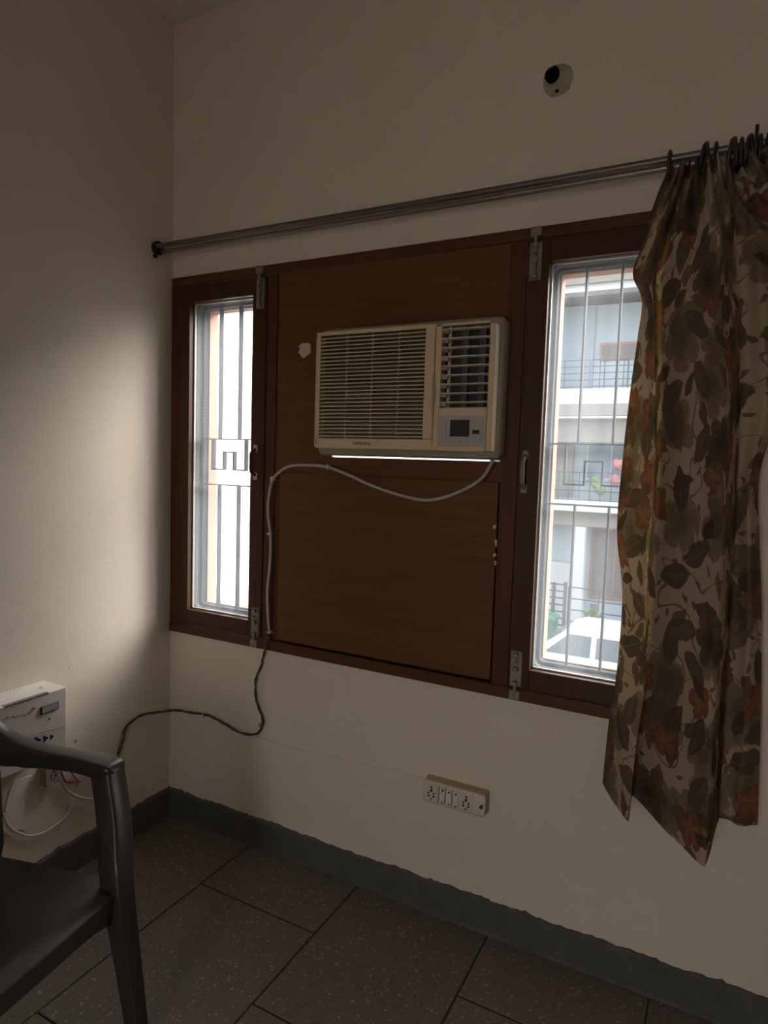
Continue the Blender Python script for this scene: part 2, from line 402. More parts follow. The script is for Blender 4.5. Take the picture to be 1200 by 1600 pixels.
# upper plywood sheet with the cut-out for the air conditioner
AX0, AX1, AZ0, AZ1 = 0.772, 1.392, 1.5288, 1.942
bm = wall_grid(bm_new(), 1, -0.004, 0.012, [0.532, 1.398], [1.462, HZT], [(AX0, AX1, AZ0, AZ1)])
obj('plywood_panel', bm, m_ply, tr)
B('cross_rail', (0.532, -0.002, 1.462), (1.398, 0.05, 1.506), m_woodh, tr, 0.001)
B('border_strip', (0.532, -0.006, SZT), (0.562, 0.05, 1.462), m_woodv, tr, 0.002)
B('plywood_panel', (0.560, -0.012, 0.838), (1.394, 0.006, 1.466), m_ply, tr, 0.0015)
B('backing_board', (0.532, 0.02, SZT), (1.398, 0.04, 1.462), m_dark, tr)
# chipped paint along the right edge of the lower sheet
def chip(path_uv, y, mat, parent, name='paint_chip', th=0.0012):
    pts = [W(u, v, y) for u, v in path_uv]
    return obj(name, sweep(bm_new(), [[(p.x, y, p.z) for p in pts], [(p.x, y - th, p.z) for p in pts]]), mat, parent)
for c in (((770, 822), (776, 819), (775, 825), (771, 827)), ((773, 843), (777, 844), (776, 856), (774, 852)), ((770, 866), (775, 864), (776, 869), (771, 870)), ((772, 876), (776, 877), (775, 884), (773, 883))):
    chip(c, -0.0122, m_putty, tr)
chip(((446, 739), (451, 739), (450, 746), (448, 754), (446, 750)), -0.0062, m_putty, tr)
chip(((468, 541), (472, 537), (483, 536), (486, 538), (486, 552), (480, 556), (475, 560), (471, 556), (467, 550), (470, 546)), -0.0042, m_putty, tr, 'putty_scrap', 0.004)

# ------------------------------------------------------------------ the two casements
def casement(name, label, x0, x1, ox0, ox1, bolt_side):
    wd = struct(empty(name, ((x0 + x1) / 2, 0, SZT)), label)
    z0, z1 = SZT + 0.003, HZT - 0.003; oz0, oz1 = 0.893, 2.118; y0, y1 = -0.014, 0.022
    B('sash_stile', (x0, y0, z0), (ox0, y1, z1), m_sash, wd, 0.002)
    B('sash_stile', (ox1, y0, z0), (x1, y1, z1), m_sash, wd, 0.002)
    B('sash_rail', (ox0, y0, oz1), (ox1, y1, z1), m_sash, wd, 0.002)
    B('sash_rail', (ox0, y0, z0), (ox1, y1, oz0), m_sash, wd, 0.002)
    # pale bead that pins the mesh
    bm = bm_new(); b = 0.005
    box(bm, (ox0, y1 - 0.010, oz0), (ox0 + b, y1, oz1)); box(bm, (ox1 - b, y1 - 0.010, oz0), (ox1, y1, oz1))
    box(bm, (ox0, y1 - 0.010, oz0), (ox1, y1, oz0 + b)); box(bm, (ox0, y1 - 0.010, oz1 - b), (ox1, y1, oz1))
    obj('mesh_bead', bm, m_bead, wd)
    bm = bm_new(); bm.faces.new([bm.verts.new(p) for p in ((ox0, y1 - 0.003, oz0), (ox1, y1 - 0.003, oz0), (ox1, y1 - 0.003, oz1), (ox0, y1 - 0.003, oz1))])
    obj('fly_screen', bm, m_mesh, wd)
    # grey outer lining with rounded upper corners, and the plaster reveal outside it
    def ring(yy0, yy1, a0, a1, c0, c1, r, e):
        bm = bm_new(); inn = rrect(a0, a1, c0, c1, r); out = rrect(a0 - e, a1 + e, c0 - e, c1 + e, r + 0.001)
        R = [[bm.verts.new((x, yy, z)) for x, z in pl] for pl, yy in ((inn, yy0), (inn, yy1), (out, yy1), (out, yy0))]
        n = len(inn)
        for q in range(4):
            A, C = R[q], R[(q + 1) % 4]
            for k in range(n): bm.faces.new((A[k], A[(k + 1) % n], C[(k + 1) % n], C[k]))
        return bm
    obj('outer_lining', ring(0.030, 0.058, ox0 + 0.002, ox1 - 0.002, oz0 + 0.002, oz1 - 0.004, 0.022, 0.03), m_graywood, wd, True, 40)
    obj('outer_stop', ring(0.058, 0.086, ox0 + 0.012, ox1 - 0.012, oz0 + 0.012, oz1 - 0.012, 0.012, 0.04), m_steel, wd, True, 40)
    obj('plaster_reveal', ring(0.086, 0.135, ox0 + 0.016, ox1 - 0.016, oz0 + 0.016, oz1 - 0.016, 0.002, 0.06), m_peach, wd)
    # flat-bar steel grille
    gr = empty('grille', ((ox0 + ox1) / 2, 0.06, oz0)); gr.parent = wd
    gr.matrix_parent_inverse = Matrix.Translation(-wd.location)
    cx = ox0 + 0.145; t = 0.0026; d = 0.010; gy = 0.066
    def bar(lo, hi):
        o = B('grille_bar', lo, hi, m_steel, gr); return o
    def vert(x, za, zb): bar((x - t, gy - d, za), (x + t, gy + d, zb))
    def horz(z, xa, xb): bar((xa, gy - d, z - t), (xb, gy + d, z + t))
    hz1, hz2, mz, iz = 1.588, 1.404, 1.466, 1.537
    for x in (cx - 0.050, cx + 0.050): vert(x, hz1, oz1 - 0.01); vert(x, oz0 + 0.01, hz2)
    horz(hz1, ox0 + 0.004, ox1 - 0.004); horz(hz2, ox0 + 0.004, ox1 - 0.004)
    vert(cx - 0.085, mz - t, hz1); vert(cx + 0.085, mz - t, hz1)
    horz(mz, cx - 0.085, cx - 0.024); horz(mz, cx + 0.024, cx + 0.085)
    vert(cx - 0.026, mz - t, iz); vert(cx + 0.026, mz - t, iz); horz(iz, cx - 0.029, cx + 0.029)
    # tower bolts at head and sill, pull handle between
    bx = bolt_side
    for top in (True, False):
        s = 1 if top else -1; zc = 2.120 if top else 0.892
        tb = empty('tower_bolt', (bx, y0, zc)); tb.parent = wd; tb.matrix_parent_inverse = Matrix.Translation(-wd.location)
        B('bolt_plate', (bx - 0.018, y0 - 0.003, zc - 0.055), (bx + 0.018, y0, zc + 0.055), m_alu, tb, 0.001)
        obj('bolt_rod', cyl(bm_new(), (bx, y0 - 0.009, zc - 0.050), (bx, y0 - 0.009, zc + s * 0.075), 0.005, 10), m_alu, tb, True, 40)
        for q in (-0.045, 0.0, 0.045):
            B('bolt_loop', (bx - 0.009, y0 - 0.016, zc + q - 0.007), (bx + 0.009, y0 - 0.002, zc + q + 0.007), m_alu, tb, 0.003)
        obj('bolt_knob', cyl(bm_new(), (bx, y0 - 0.006, zc + 0.022), (bx + 0.004, y0 - 0.024, zc + 0.022), 0.004, 8), m_alu, tb)
        zk = (HZT + 0.004, HZT + 0.032) if top else (FZ0 + 0.006, SZT - 0.003)
        B('bolt_keeper', (bx - 0.017, yf - 0.016, zk[0]), (bx + 0.017, yf - (0.0 if top else 0.004), zk[1]), m_alu, tb, 0.002)
    hx = bx - (0.002 if name == 'window_2' else 0.010)
    hd = empty('pull_handle', (hx, y0, 1.5)); hd.parent = wd; hd.matrix_parent_inverse = Matrix.Translation(-wd.location)
    for zz in (1.448, 1.552):
        B('handle_foot', (hx - 0.010, y0 - 0.006, zz - 0.014), (hx + 0.010, y0, zz + 0.014), m_putty if name == 'window_1' else m_alu, hd, 0.003)
    obj('handle_grip', tube(bm_new(), smooth_path([(hx, y0 - 0.003, 1.452), (hx, y0 - 0.026, 1.466), (hx, y0 - 0.028, 1.5), (hx, y0 - 0.026, 1.534), (hx, y0 - 0.003, 1.548)], 5), 0.0065, 8), m_woodv if name == 'window_1' else m_alu, hd, True)
    return wd
casement('window_1', 'narrow dark wood casement with fly mesh and steel grille beside the bare corner', 0.050, 0.485, 0.106, 0.421, 0.458)
casement('window_2', 'narrow dark wood casement with fly mesh and steel grille half covered by the floral curtain', 1.454, 1.860, 1.518, 1.806, 1.478)

# ------------------------------------------------------------------ window air conditioner
YA = -0.118
ac = thing('air_conditioner', 'cream window air conditioner set in the brown plywood panel', 'air conditioner', (1.085, 0.0, 1.53))
ax0, ax1, az0, az1 = 0.764, 1.412, 1.533, 1.958
# casing behind the front, passing through the wall
B('chassis', (0.79, -0.02, 1.538), (1.384, 0.50, 1.935), m_creamd, ac, 0.004)
bm = bm_new()
prof = lambda e: rrect(ax0 + e, ax1 - e, az0 + e, az1 - e, 0.022, 5)
sweep(bm, [[(x, y, z) for x, z in prof(e)] for y, e in ((-0.0045, 0.004), (-0.018, 0.0), (-0.068, 0.0), (-0.078, 0.006))])
obj('back_frame', bm, m_creamd, ac, True, 35)
# front fascia: frame bars with real openings for the intake and the outlet
fx0, fx1, fz0, fz1 = ax0 + 0.004, ax1 - 0.010, 1.556, 1.930
gx0, gx1, gz0, gz1 = W(497, 690, YA).x, W(662, 600, YA).x, W(497, 684, YA).z, W(500, 521, YA).z
dx0, dx1, dz0, dz1 = W(689, 560, YA).x, W(763, 560, YA).x, W(690, 637, YA).z, W(690, 506, YA).z
m_front = m_cream
YB, YC = -0.080, -0.116
fa = empty('front_fascia', (1.085, -0.1, fz0)); fa.parent = ac; fa.matrix_parent_inverse = Matrix.Translation(-ac.location)
bm = bm_new()
sweep(bm, [[(fx0 + 0.002, YB, fz0 + .01), (gx0, YB, gz0), (gx0, YB, gz1), (fx0 + 0.002, YB, fz1 - .01)],
           [(fx0, YC + 0.014, fz0 + .004), (gx0, YC + 0.014, gz0), (gx0, YC + 0.014, gz1), (fx0, YC + 0.014, fz1 - .004)],
           [(fx0 + 0.014, YC, fz0 + .004), (gx0, YC, gz0), (gx0, YC, gz1), (fx0 + 0.014, YC, fz1 - .004)]])
obj('fascia_side', bm, m_front, fa)
mx = (gx1 + dx0) / 2 + 0.006
box(bm2 := bm_new(), (fx0 + 0.013, YC, gz1), (mx, YB, fz1), 0.003); obj('fascia_top', bm2, m_front, fa)
box(bm2 := bm_new(), (fx0 + 0.013, YC, fz0), (mx, YB, gz0), 0.003); obj('fascia_bottom', bm2, m_front, fa)
box(bm2 := bm_new(), (gx1, YC - 0.001, gz0), (mx - 0.0005, YB, gz1), 0.002); obj('fascia_divider', bm2, m_front, fa)
box(bm2 := bm_new(), (mx + 0.0015, YC, fz0), (dx0, YB, fz1), 0.002); obj('outlet_stile', bm2, m_front, fa)
box(bm2 := bm_new(), (dx1, YC, fz0), (fx1, YB, fz1), 0.006, 2); obj('outlet_stile', bm2, m_front, fa)
box(bm2 := bm_new(), (dx0, YC, dz1), (dx1, YB, fz1)); obj('outlet_rail', bm2, m_front, fa)
box(bm2 := bm_new(), (dx0, YC, fz0), (dx1, YB, dz0)); obj('control_surround', bm2, m_front, fa)
B('intake_back', (gx0, -0.084, gz0), (gx1, YB, gz1), m_gap, ac)
B('outlet_back', (dx0, -0.0825, dz0), (dx1, YB, dz1), m_black, ac)  # black colour in place of shade deep in the outlet
# pull groove on the seam
obj('pull_grip', sweep(bm_new(), [[(mx - 0.004, YC - 0.0025, z), (mx + 0.008 - abs(k - 3) * 0.002, YC - 0.0025, z), (mx + 0.008 - abs(k - 3) * 0.002, YC + 0.001, z), (mx - 0.004, YC + 0.001, z)] for k, z in enumerate([1.668 + 0.02 * i for i in range(7)])]), m_creamd, ac)
NL = 28
lg = empty('intake_grille', (1.0, -0.1, gz0)); lg.parent = ac; lg.matrix_parent_inverse = Matrix.Translation(-ac.location)
p = (gz1 - gz0) / NL
sl = mesh_from(sweep(bm_new(), [[(x, YC + 0.001, 0.0012), (x, YC + 0.001, -0.0020), (x, YC + 0.018, 0.0042), (x, YC + 0.018, 0.0072)] for x in (gx0, gx1)]), 'louver_slat'); sl.materials.append(m_vane)
for k in range(NL):
    o = obj('louver_slat', sl, None, lg); o.location = (0, 0, gz0 + p * (k + 0.5))
for k in range(3):
    x = gx0 + (gx1 - gx0) * (k + 1) / 4; B('grille_rib', (x - 0.0012, YC + 0.010, gz0), (x + 0.0012, YC + 0.020, gz1), m_vane, lg)
og = empty('air_outlet', (1.33, -0.1, dz0)); og.parent = ac; og.matrix_parent_inverse = Matrix.Translation(-ac.location)
for k in range(9):
    z = dz0 + (dz1 - dz0) * (k + 0.62) / 9.2
    obj('outlet_vane', sweep(bm_new(), [[(x, YC + 0.002, z + 0.0015), (x, YC + 0.002, z - 0.0015), (x, YC + 0.016, z - 0.004), (x, YC + 0.016, z - 0.001)] for x in (dx0, dx1)]), m_vane, og)
for k, t in enumerate((0.10, 0.40, 0.76)):
    x = dx0 + (dx1 - dx0) * t; B('upright_vane', (x, YC + 0.018, dz0), (x + (0.020 if k else 0.008), -0.083, dz1), m_navy if k else m_vane, og)
for k in range(9):
    z = dz0 + (dz1 - dz0) * (k + 0.62) / 9.2
    B('vane_clip', (dx0, YC + 0.004, z - 0.012), (dx0 + 0.020, YC + 0.018, z - 0.003), m_creamd, og)
# control panel
cx0, cx1, cz0, cz1 = W(684, 675, YA).x, W(756, 675, YA).x, W(684, 697, YA).z, W(690, 650, YA).z
cp = empty('control_panel', (1.34, -0.118, cz0)); cp.parent = ac; cp.matrix_parent_inverse = Matrix.Translation(-ac.location)
B('control_plate', (cx0, YC - 0.002, cz0), (cx1, YC, cz1), m_panelgrey, cp, 0.0008)
a, b = W(703, 682, YA), W(734, 656, YA); B('display', (a.x, YC - 0.004, a.z), (b.x, YC - 0.002, b.z), m_black, cp, 0.0006)
a, b = W(738, 678, YA), W(749, 672, YA); B('remote_sensor', (a.x, YC - 0.0035, a.z), (b.x, YC - 0.002, b.z), m_dark, cp)
for u, v, r in ((693, 662, 5), (693, 673, 5), (693, 684, 5), (712, 690, 6), (725, 690, 6), (744, 664, 5), (744, 687, 7)):
    q = W(u, v, YA); bm = bm_new(); poly = rrect(q.x - r * 0.002, q.x + r * 0.002, q.z - 0.0065, q.z + 0.0065, 0.006, 4)
    obj('button', prism(bm, poly, 1, YC - 0.0045, YC - 0.0015), m_panelgrey, cp)
# wordmark on the lower rail
def text(name, body, size, mat, parent, origin, xdir, zdir, th=0.0004, stretch=1.0):
    cu = bpy.data.curves.new(name, 'FONT'); cu.body = body; cu.size = size; cu.extrude = th; cu.align_x = 'CENTER'; cu.align_y = 'CENTER'
    o = bpy.data.objects.new('tmp', cu); COL.objects.link(o)
    dg = bpy.context.evaluated_depsgraph_get(); me = bpy.data.meshes.new_from_object(o.evaluated_get(dg)); bpy.data.objects.remove(o)
    X, Z = Vector(xdir), Vector(zdir); N = X.cross(Z)
    for v in me.vertices: v.co = Vector(origin) + X * v.co.x * stretch + Z * v.co.y + N * v.co.z
    me.materials.clear(); me.materials.append(mat)
    return obj(name, me, None, parent)
q = W(565, 693, YA); text('wordmark', 'SAMSUNG', 0.0135, m_dark, ac, (q.x, YC - 0.0005, q.z), (1, 0, 0), (0, 0, 1), 0.0004, 1.12)

# ------------------------------------------------------------------ cable of the air conditioner, with clips, and the twisted wires below
YW = -0.020
cb_pts = [W(770, 712, -0.06), W(768, 724, -0.05), W(752, 748, -0.03), W(725, 765, YW), W(690, 778, YW), W(660, 781, YW), W(620, 772, YW), W(580, 758, YW), W(545, 742, YW), W(513, 730, YW), W(485, 727, YW),
          W(455, 728, YW), W(438, 737, YW), W(426, 750, YW), W(421, 772, YW), W(419, 800, YW), W(423, 840, YW), W(422, 880, YW), W(418, 925, YW), W(419, 965, YW), W(421, 990, YW)]
ca = thing('power_cable', 'grey-white cable hanging below the air conditioner and down the mullion', 'cable', (0.52, YW, 0.85))
obj('cable_sheath', tube(bm_new(), smooth_path(cb_pts, 6), 0.0058, 8), m_cable, ca, True)
for u, v, sx, sz in ((513, 729, 0.004, 0.009), (426, 748, 0.007, 0.008), (421, 834, 0.008, 0.004), (420, 988, 0.009, 0.004)):
    q = W(u, v, YW); B('cable_clip', (q.x - sx, YW - 0.007, q.z - sz), (q.x + sx, -0.006, q.z + sz), m_clip, ca, 0.001)
YT = -0.010
base = [W(419, 985, -0.026), W(417, 1000, -0.024), W(414, 1018, -0.022), W(408, 1040, YT), W(400, 1062, YT), W(399, 1085, YT), W(405, 1108, YT), W(411, 1128, YT), W(405, 1143, YT), W(392, 1148, YT), W(370, 1142, YT), W(350, 1131, YT), W(330, 1119, YT), W(300, 1114, YT), W(280, 1110, YT)]
base += [LW(262, 1111, 0.010), LW(240, 1114, 0.010), LW(218, 1119, 0.010), LW(204, 1129, 0.010), LW(195, 1141, 0.010), LW(193, 1155, 0.010), LW(187, 1172, 0.010), LW(180, 1190, 0.010), LW(160, 1205, 0.012), LW(130, 1206, 0.014), LW(110, 1200, 0.02)]
sp_ = smooth_path(base, 6)
tw = thing('twisted_wires', 'thin dark twisted wires running round the corner to the stabilizer', 'wire', (0.3, -0.02, 0.44))
for ph, mm in ((0.0, m_wire), (math.pi, m_wirepale), (math.pi / 2, m_wire)):
    pts = []
    for i, q in enumerate(sp_):
        d = (sp_[min(i + 1, len(sp_) - 1)] - sp_[max(i - 1, 0)]).normalized(); x, y = frame_axes(d)
        loose = 0.0036 + 0.004 * max(0, math.sin(i * 0.09 + ph)) ** 3
        a = i * 0.55 + ph; q2 = q + x * math.cos(a) * loose + y * math.sin(a) * 0.0030
        if q2.y > -0.004: q2.y = -0.004
        if q2.x < 0.004: q2.x = 0.004
        pts.append(q2)
    obj('wire_strand', tube(bm_new(), pts, 0.0024, 6), mm, tw, True)
for u, v in ((318, 1117), (405, 1133)):
    q = W(u, v, YT); B('cable_clip', (q.x - 0.003, -0.016, q.z - 0.008), (q.x + 0.003, 0, q.z + 0.008), m_clip, tw, 0.001)
# a cable painted over, running to the switch board
tag(obj('buried_cable', tube(bm_new(), smooth_path([W(400, 1150, -0.001), W(450, 1165, -0.001), W(520, 1180, -0.001), W(590, 1198, -0.001), W(664, 1218, -0.001)], 8), 0.0038, 6), m_wall, None, True),
    'wall-coloured painted-over cable running to the ivory switch board', 'cable')
q = W(263, 1119)
# ------------------------------------------------------------------ switch board low on the window wall
sa, sb = W(662, 1212, -0.04), W(760, 1232, -0.04)
sb0 = thing('switch_board', 'ivory switch board with two sockets and three switches above the skirting', 'switch board', (1.28, 0, 0.39))
bx0, bx1 = W(661, 1240, -0.042).x, W(757, 1255, -0.042).x; bz0, bz1 = W(661, 1252, -0.042).z, W(661, 1225, -0.042).z
bz0, bz1 = 0.402, 0.472
obj('back_box', sweep(bm_new(), [[(x, y, z) for x, z in rrect(bx0 - e, bx1 + e, bz0 - e, bz1 + e, 0.008, 3)] for y, e in ((0, 0.003), (-0.032, 0.0))]), m_boardb, sb0, True, 35)
obj('face_plate', sweep(bm_new(), [[(x, y, z) for x, z in rrect(bx0 + e, bx1 - e, bz0 + e, bz1 - e, 0.008, 3)] for y, e in ((-0.032, -0.001), (-0.040, -0.001), (-0.043, 0.003))]), m_board, sb0, True, 35)
bw = bx1 - bx0; zc = (bz0 + bz1) / 2
def socket_holes(parent, cx, zc, yy, nrm='y', s=1.0):
    for dx, dz, r in ((0, 0.019, 0.0036), (0, 0.008, 0.0046), (-0.0085, -0.001, 0.0030), (0.0085, -0.001, 0.0030), (-0.0085, -0.011, 0.0036), (0.0085, -0.011, 0.0036), (0, -0.021, 0.0028)):
        if nrm == 'y': P0, P1 = (cx + dx * s, yy, zc + dz * s), (cx + dx * s, yy - 0.0012, zc + dz * s)
        else: P0, P1 = (yy, cx + dx * s, zc + dz * s), (yy + 0.0012, cx + dx * s, zc + dz * s)
        obj('pin_hole', cyl(bm_new(), P0, P1, r * s, 10), m_dark, parent)
for t in (0.145, 0.715):
    cx = bx0 + bw * t
    so = B('socket', (cx - 0.021, -0.0455, zc - 0.029), (cx + 0.021, -0.042, zc + 0.029), m_board, sb0, 0.001)
    socket_holes(so, cx, zc, -0.0455)
for k, t in enumerate((0.325, 0.432, 0.545)):
    cx = bx0 + bw * t
    ro = obj('rocker_switch', sweep(bm_new(), [[(cx - 0.010, -0.042, zc - 0.026), (cx + 0.010, -0.042, zc - 0.026), (cx + 0.010, -0.042, zc + 0.026), (cx - 0.010, -0.042, zc + 0.026)],
        [(cx - 0.009, -0.049, zc - 0.025), (cx + 0.009, -0.049, zc - 0.025), (cx + 0.009, -0.0455, zc + 0.025), (cx - 0.009, -0.0455, zc + 0.025)]]), m_switch, sb0)
    for dz in (-0.021, 0.019):
        obj('switch_mark', cyl(bm_new(), (cx + 0.002, -0.046, zc + dz), (cx + 0.002, -0.0502, zc + dz), 0.0028, 8), m_dark, ro)
    B('switch_gap', (cx - 0.0125, -0.0445, zc - 0.027), (cx - 0.0108, -0.042, zc + 0.027), m_dark, sb0)
q = bx1 - 0.010
obj('broken_hole', prism(bm_new(), [(q - 0.008, zc - 0.006), (q + 0.002, zc - 0.009), (q + 0.007, zc - 0.001), (q + 0.004, zc + 0.010), (q - 0.004, zc + 0.003)], 1, -0.0445, -0.042), mat_simple('rust_brown', (0.10, 0.05, 0.03), 0.9), sb0)

# ------------------------------------------------------------------ voltage stabilizer on the left wall
st = thing('voltage_stabilizer', 'off-white voltage stabilizer box with three blue arrows on the wall', 'stabilizer', (0.06, -0.72, 0.5))
SX, SY1, SY0, SZ1, SZ0 = 0.12, -0.571, -0.87, 0.738, 0.515
B('case', (0.0, SY0, SZ0), (SX, SY1, SZ1), m_stab, st, 0.003, 2)
def yz(u, v, x=SX): return LW(u, v, x)
for k in range(22):
    t = k / 21; q = yz(8, 1100).lerp(yz(75, 1083), t)
    obj('vent_slot', box(bm_new(), (SX - 0.016, q.y - 0.0014, SZ1 - 0.0045), (SX + 0.0006, q.y + 0.0016, SZ1 + 0.0006)), m_dark, st)
for k in range(16):
    yq = -0.84 + 0.012 * k
    obj('vent_slot', box(bm_new(), (0.012, yq - 0.0018, SZ1 - 0.003), (0.022, yq + 0.0018, SZ1 + 0.0006)), m_putty, st)
q = yz(64, 1076, 0.06); obj('screw', cyl(bm_new(), (0.06, q.y, SZ1 - 0.001), (0.06, q.y, SZ1 + 0.002), 0.005, 10), m_print, st)
def quad_on_case(name, uvs, mat, th, parent=st):
    P = [yz(u, v) for u, v in uvs]
    return obj(name, sweep(bm_new(), [[(SX - 0.0005, p.y, p.z) for p in P], [(SX + th, p.y, p.z) for p in P]]), mat, parent)
a, b = yz(63, 1119), yz(91, 1096)
bez = B('display_bezel', (SX - 0.001, a.y, min(a.z, b.z) + 0.004), (SX + 0.004, b.y, max(a.z, b.z) + 0.002), m_blue, st, 0.0015)
B('display_glass', (SX + 0.003, a.y + 0.004, min(a.z, b.z) + 0.0075), (SX + 0.0048, b.y - 0.005, max(a.z, b.z) - 0.0015), mat_simple('grey_display', (0.36, 0.35, 0.34), 0.35), bez)
q = yz(52.5, 1107); obj('indicator', cyl(bm_new(), (SX - 0.001, q.y, q.z), (SX + 0.003, q.y, q.z), 0.0045, 10), mat_simple('dull_red_lens', (0.40, 0.18, 0.15), 0.4), st)
q = yz(77, 1123); obj('screw', cyl(bm_new(), (SX - 0.001, q.y, q.z), (SX + 0.0015, q.y, q.z), 0.003, 8), m_dark, st)
for x0, ht, wd_ in ((55, 8.0, 10), (68, 6.2, 8), (78.5, 5.0, 6)):
    yc_ = 1158 - (x0 - 55) * 0.28
    quad_on_case('blue_arrow', ((x0, yc_ - ht + 1), (x0 + wd_, yc_ - wd_ * 0.25), (x0, yc_ + ht)), m_blue, 0.0008)
for o_ in (0, 4.5):
    quad_on_case('printed_line', ((36, 1152.6 + o_ * .7 - 0.35), (101, 1134.5 + o_ - 0.35), (101, 1134.5 + o_ + 0.35), (36, 1152.6 + o_ * .7 + 0.35)), m_print, 0.0005)
pts = []
for k in range(60):
    t = k / 59; u = 6 + 43 * t; v = 1122.5 - 8.5 * t + 3.0 * math.sin(t * 34) * (0.6 + 0.4 * math.sin(t * 9))
    q = yz(u, v); pts.append((SX + 0.0004, q.y, q.z))
obj('faded_script', tube(bm_new(), pts, 0.0005, 4), m_print, st)

# socket box and loose cables under the stabilizer
m_pale = mat_plaster('fresh_plaster', (0.80, 0.76, 0.70), (0.6, 0.52, 0.45))
pp = [LW(u, v) for u, v in ((8, 1262), (14, 1238), (20, 1222), (40, 1214), (56, 1210), (58, 1235), (60, 1262), (52, 1282), (40, 1296), (20, 1296), (10, 1284))]
obj('repair_patch', sweep(bm_new(), [[(-0.001, p.y, p.z) for p in pp], [(0.0025, p.y, p.z) for p in pp]]), m_pale, bpy.data.objects['wall_left'])
a, b = LW(72, 1240, 0.03), LW(95, 1209, 0.03)
so = thing('wall_socket', 'small grey-pink wall socket under the stabilizer', 'socket', (0, (a.y + b.y) / 2, 0.4))
zs0, zs1 = 0.372, 0.450
B('socket_box', (0, a.y, zs0), (0.026, b.y, zs1), m_boardb, so, 0.002)
plate = B('face_plate', (0.026, a.y - 0.001, zs0 - 0.001), (0.031, b.y + 0.001, zs1 + 0.001), mat_simple('grey_pink_plastic', (0.34, 0.27, 0.25), 0.5), so, 0.0015)
socket_holes(plate, (a.y + b.y) / 2, (zs0 + zs1) / 2, 0.031, 'x', 1.0)
def wallcable(name, uv, r, mat, label, x=0.006):
    return tag(obj(name, tube(bm_new(), smooth_path([LW(u, v, x) for u, v in uv], 7), r, 6), mat, None, True), label, 'cable')
wallcable('stabilizer_lead', ((84, 1178), (88, 1205), (96, 1222), (108, 1237), (124, 1246), (145, 1249), (170, 1246)), 0.0048, m_clip, 'white lead looping below the stabilizer towards the corner', 0.012)
wallcable('output_lead', ((6, 1272), (12, 1288), (26, 1300), (46, 1306), (68, 1301), (86, 1290), (102, 1276), (112, 1258)), 0.0042, m_clip, 'white lead sagging in an arc beside the pale plaster patch', 0.008)
wallcable('red_wire', ((94, 1186), (96, 1206), (101, 1219), (110, 1222), (126, 1220)), 0.0038, m_red, 'short dark red wire under the stabilizer', 0.016)
wallcable('thin_wire', ((106, 1200), (116, 1213), (122, 1222), (118, 1230)), 0.002, m_wire, 'thin dark wire end beside the red wire', 0.018)
q = LW(118, 1158)
obj('nail_hole', cyl(bm_new(), (-0.001, q.y, q.z), (0.0015, q.y, q.z), 0.005, 8), m_patch, bpy.data.objects['wall_left'])

# ------------------------------------------------------------------ curtain rods
def rod(name, p0, p1, r, mat, label):
    d = thing(name, label, 'curtain rod', (p0[0], p0[1], p0[2]))
    p0, p1 = Vector(p0), Vector(p1); n = 20
    obj('tube', tube(bm_new(), [p0.lerp(p1, k / n) - Vector((0, 0, 0.006 * math.sin(math.pi * k / n))) for k in range(n + 1)], r, 12), mat, d, True, 50)
    return d
rA0 = LW(246, 386.5, 0.004); rA0 = Vector((0.0, -0.092, rA0.z)); q = W(1042, 246.5, -0.092)
ext = lambda a, b, x: a + (b - a) * ((x - a.x) / (b.x - a.x))
rA1 = ext(rA0, q, 2.75)
r1 = rod('curtain_rod', rA0, rA1, 0.0095, m_rod, 'dark grey steel curtain rod carrying the floral curtain')
rB0 = Vector((0.0, -0.070, LW(246, 391.5, 0.0).z - 0.004)); q = W(1042, 259, -0.070); rB1 = ext(rB0, q, 2.75)
r2 = rod('curtain_rod', rB0, rB1, 0.0088, m_rod2, 'paler second curtain rod just below the dark one')
bm = bm_new(); cyl(bm, (0, -0.084, rA0.z - 0.004), (0.016, -0.084, rA0.z - 0.004), 0.026, 16)
obj('end_socket', bm, m_ring, r1, True, 40)
obj('socket_screw', cyl(bm_new(), (0, -0.094, rA0.z - 0.036), (0.010, -0.094, rA0.z - 0.036), 0.008, 10), m_ring, r1)
q = W(1182, 213, -0.075)
hk = thing('rod_hook', 'thin dark hook bracket sticking up above the gathered curtain rings', 'hook', (q.x, -0.05, q.z))
obj('hook_shank', tube(bm_new(), smooth_path([(q.x, 0.0, q.z + 0.01), (q.x, -0.045, q.z + 0.0), (q.x, -0.055, q.z - 0.045), (q.x, -0.085, q.z - 0.065), (q.x, -0.115, q.z - 0.04), (q.x, -0.112, q.z + 0.01)], 6), 0.0042, 8), m_ring, hk, True)
obj('wall_plate', cyl(bm_new(), (q.x, 0.0, q.z + 0.01), (q.x, -0.006, q.z + 0.01), 0.016, 12), m_ring, hk)
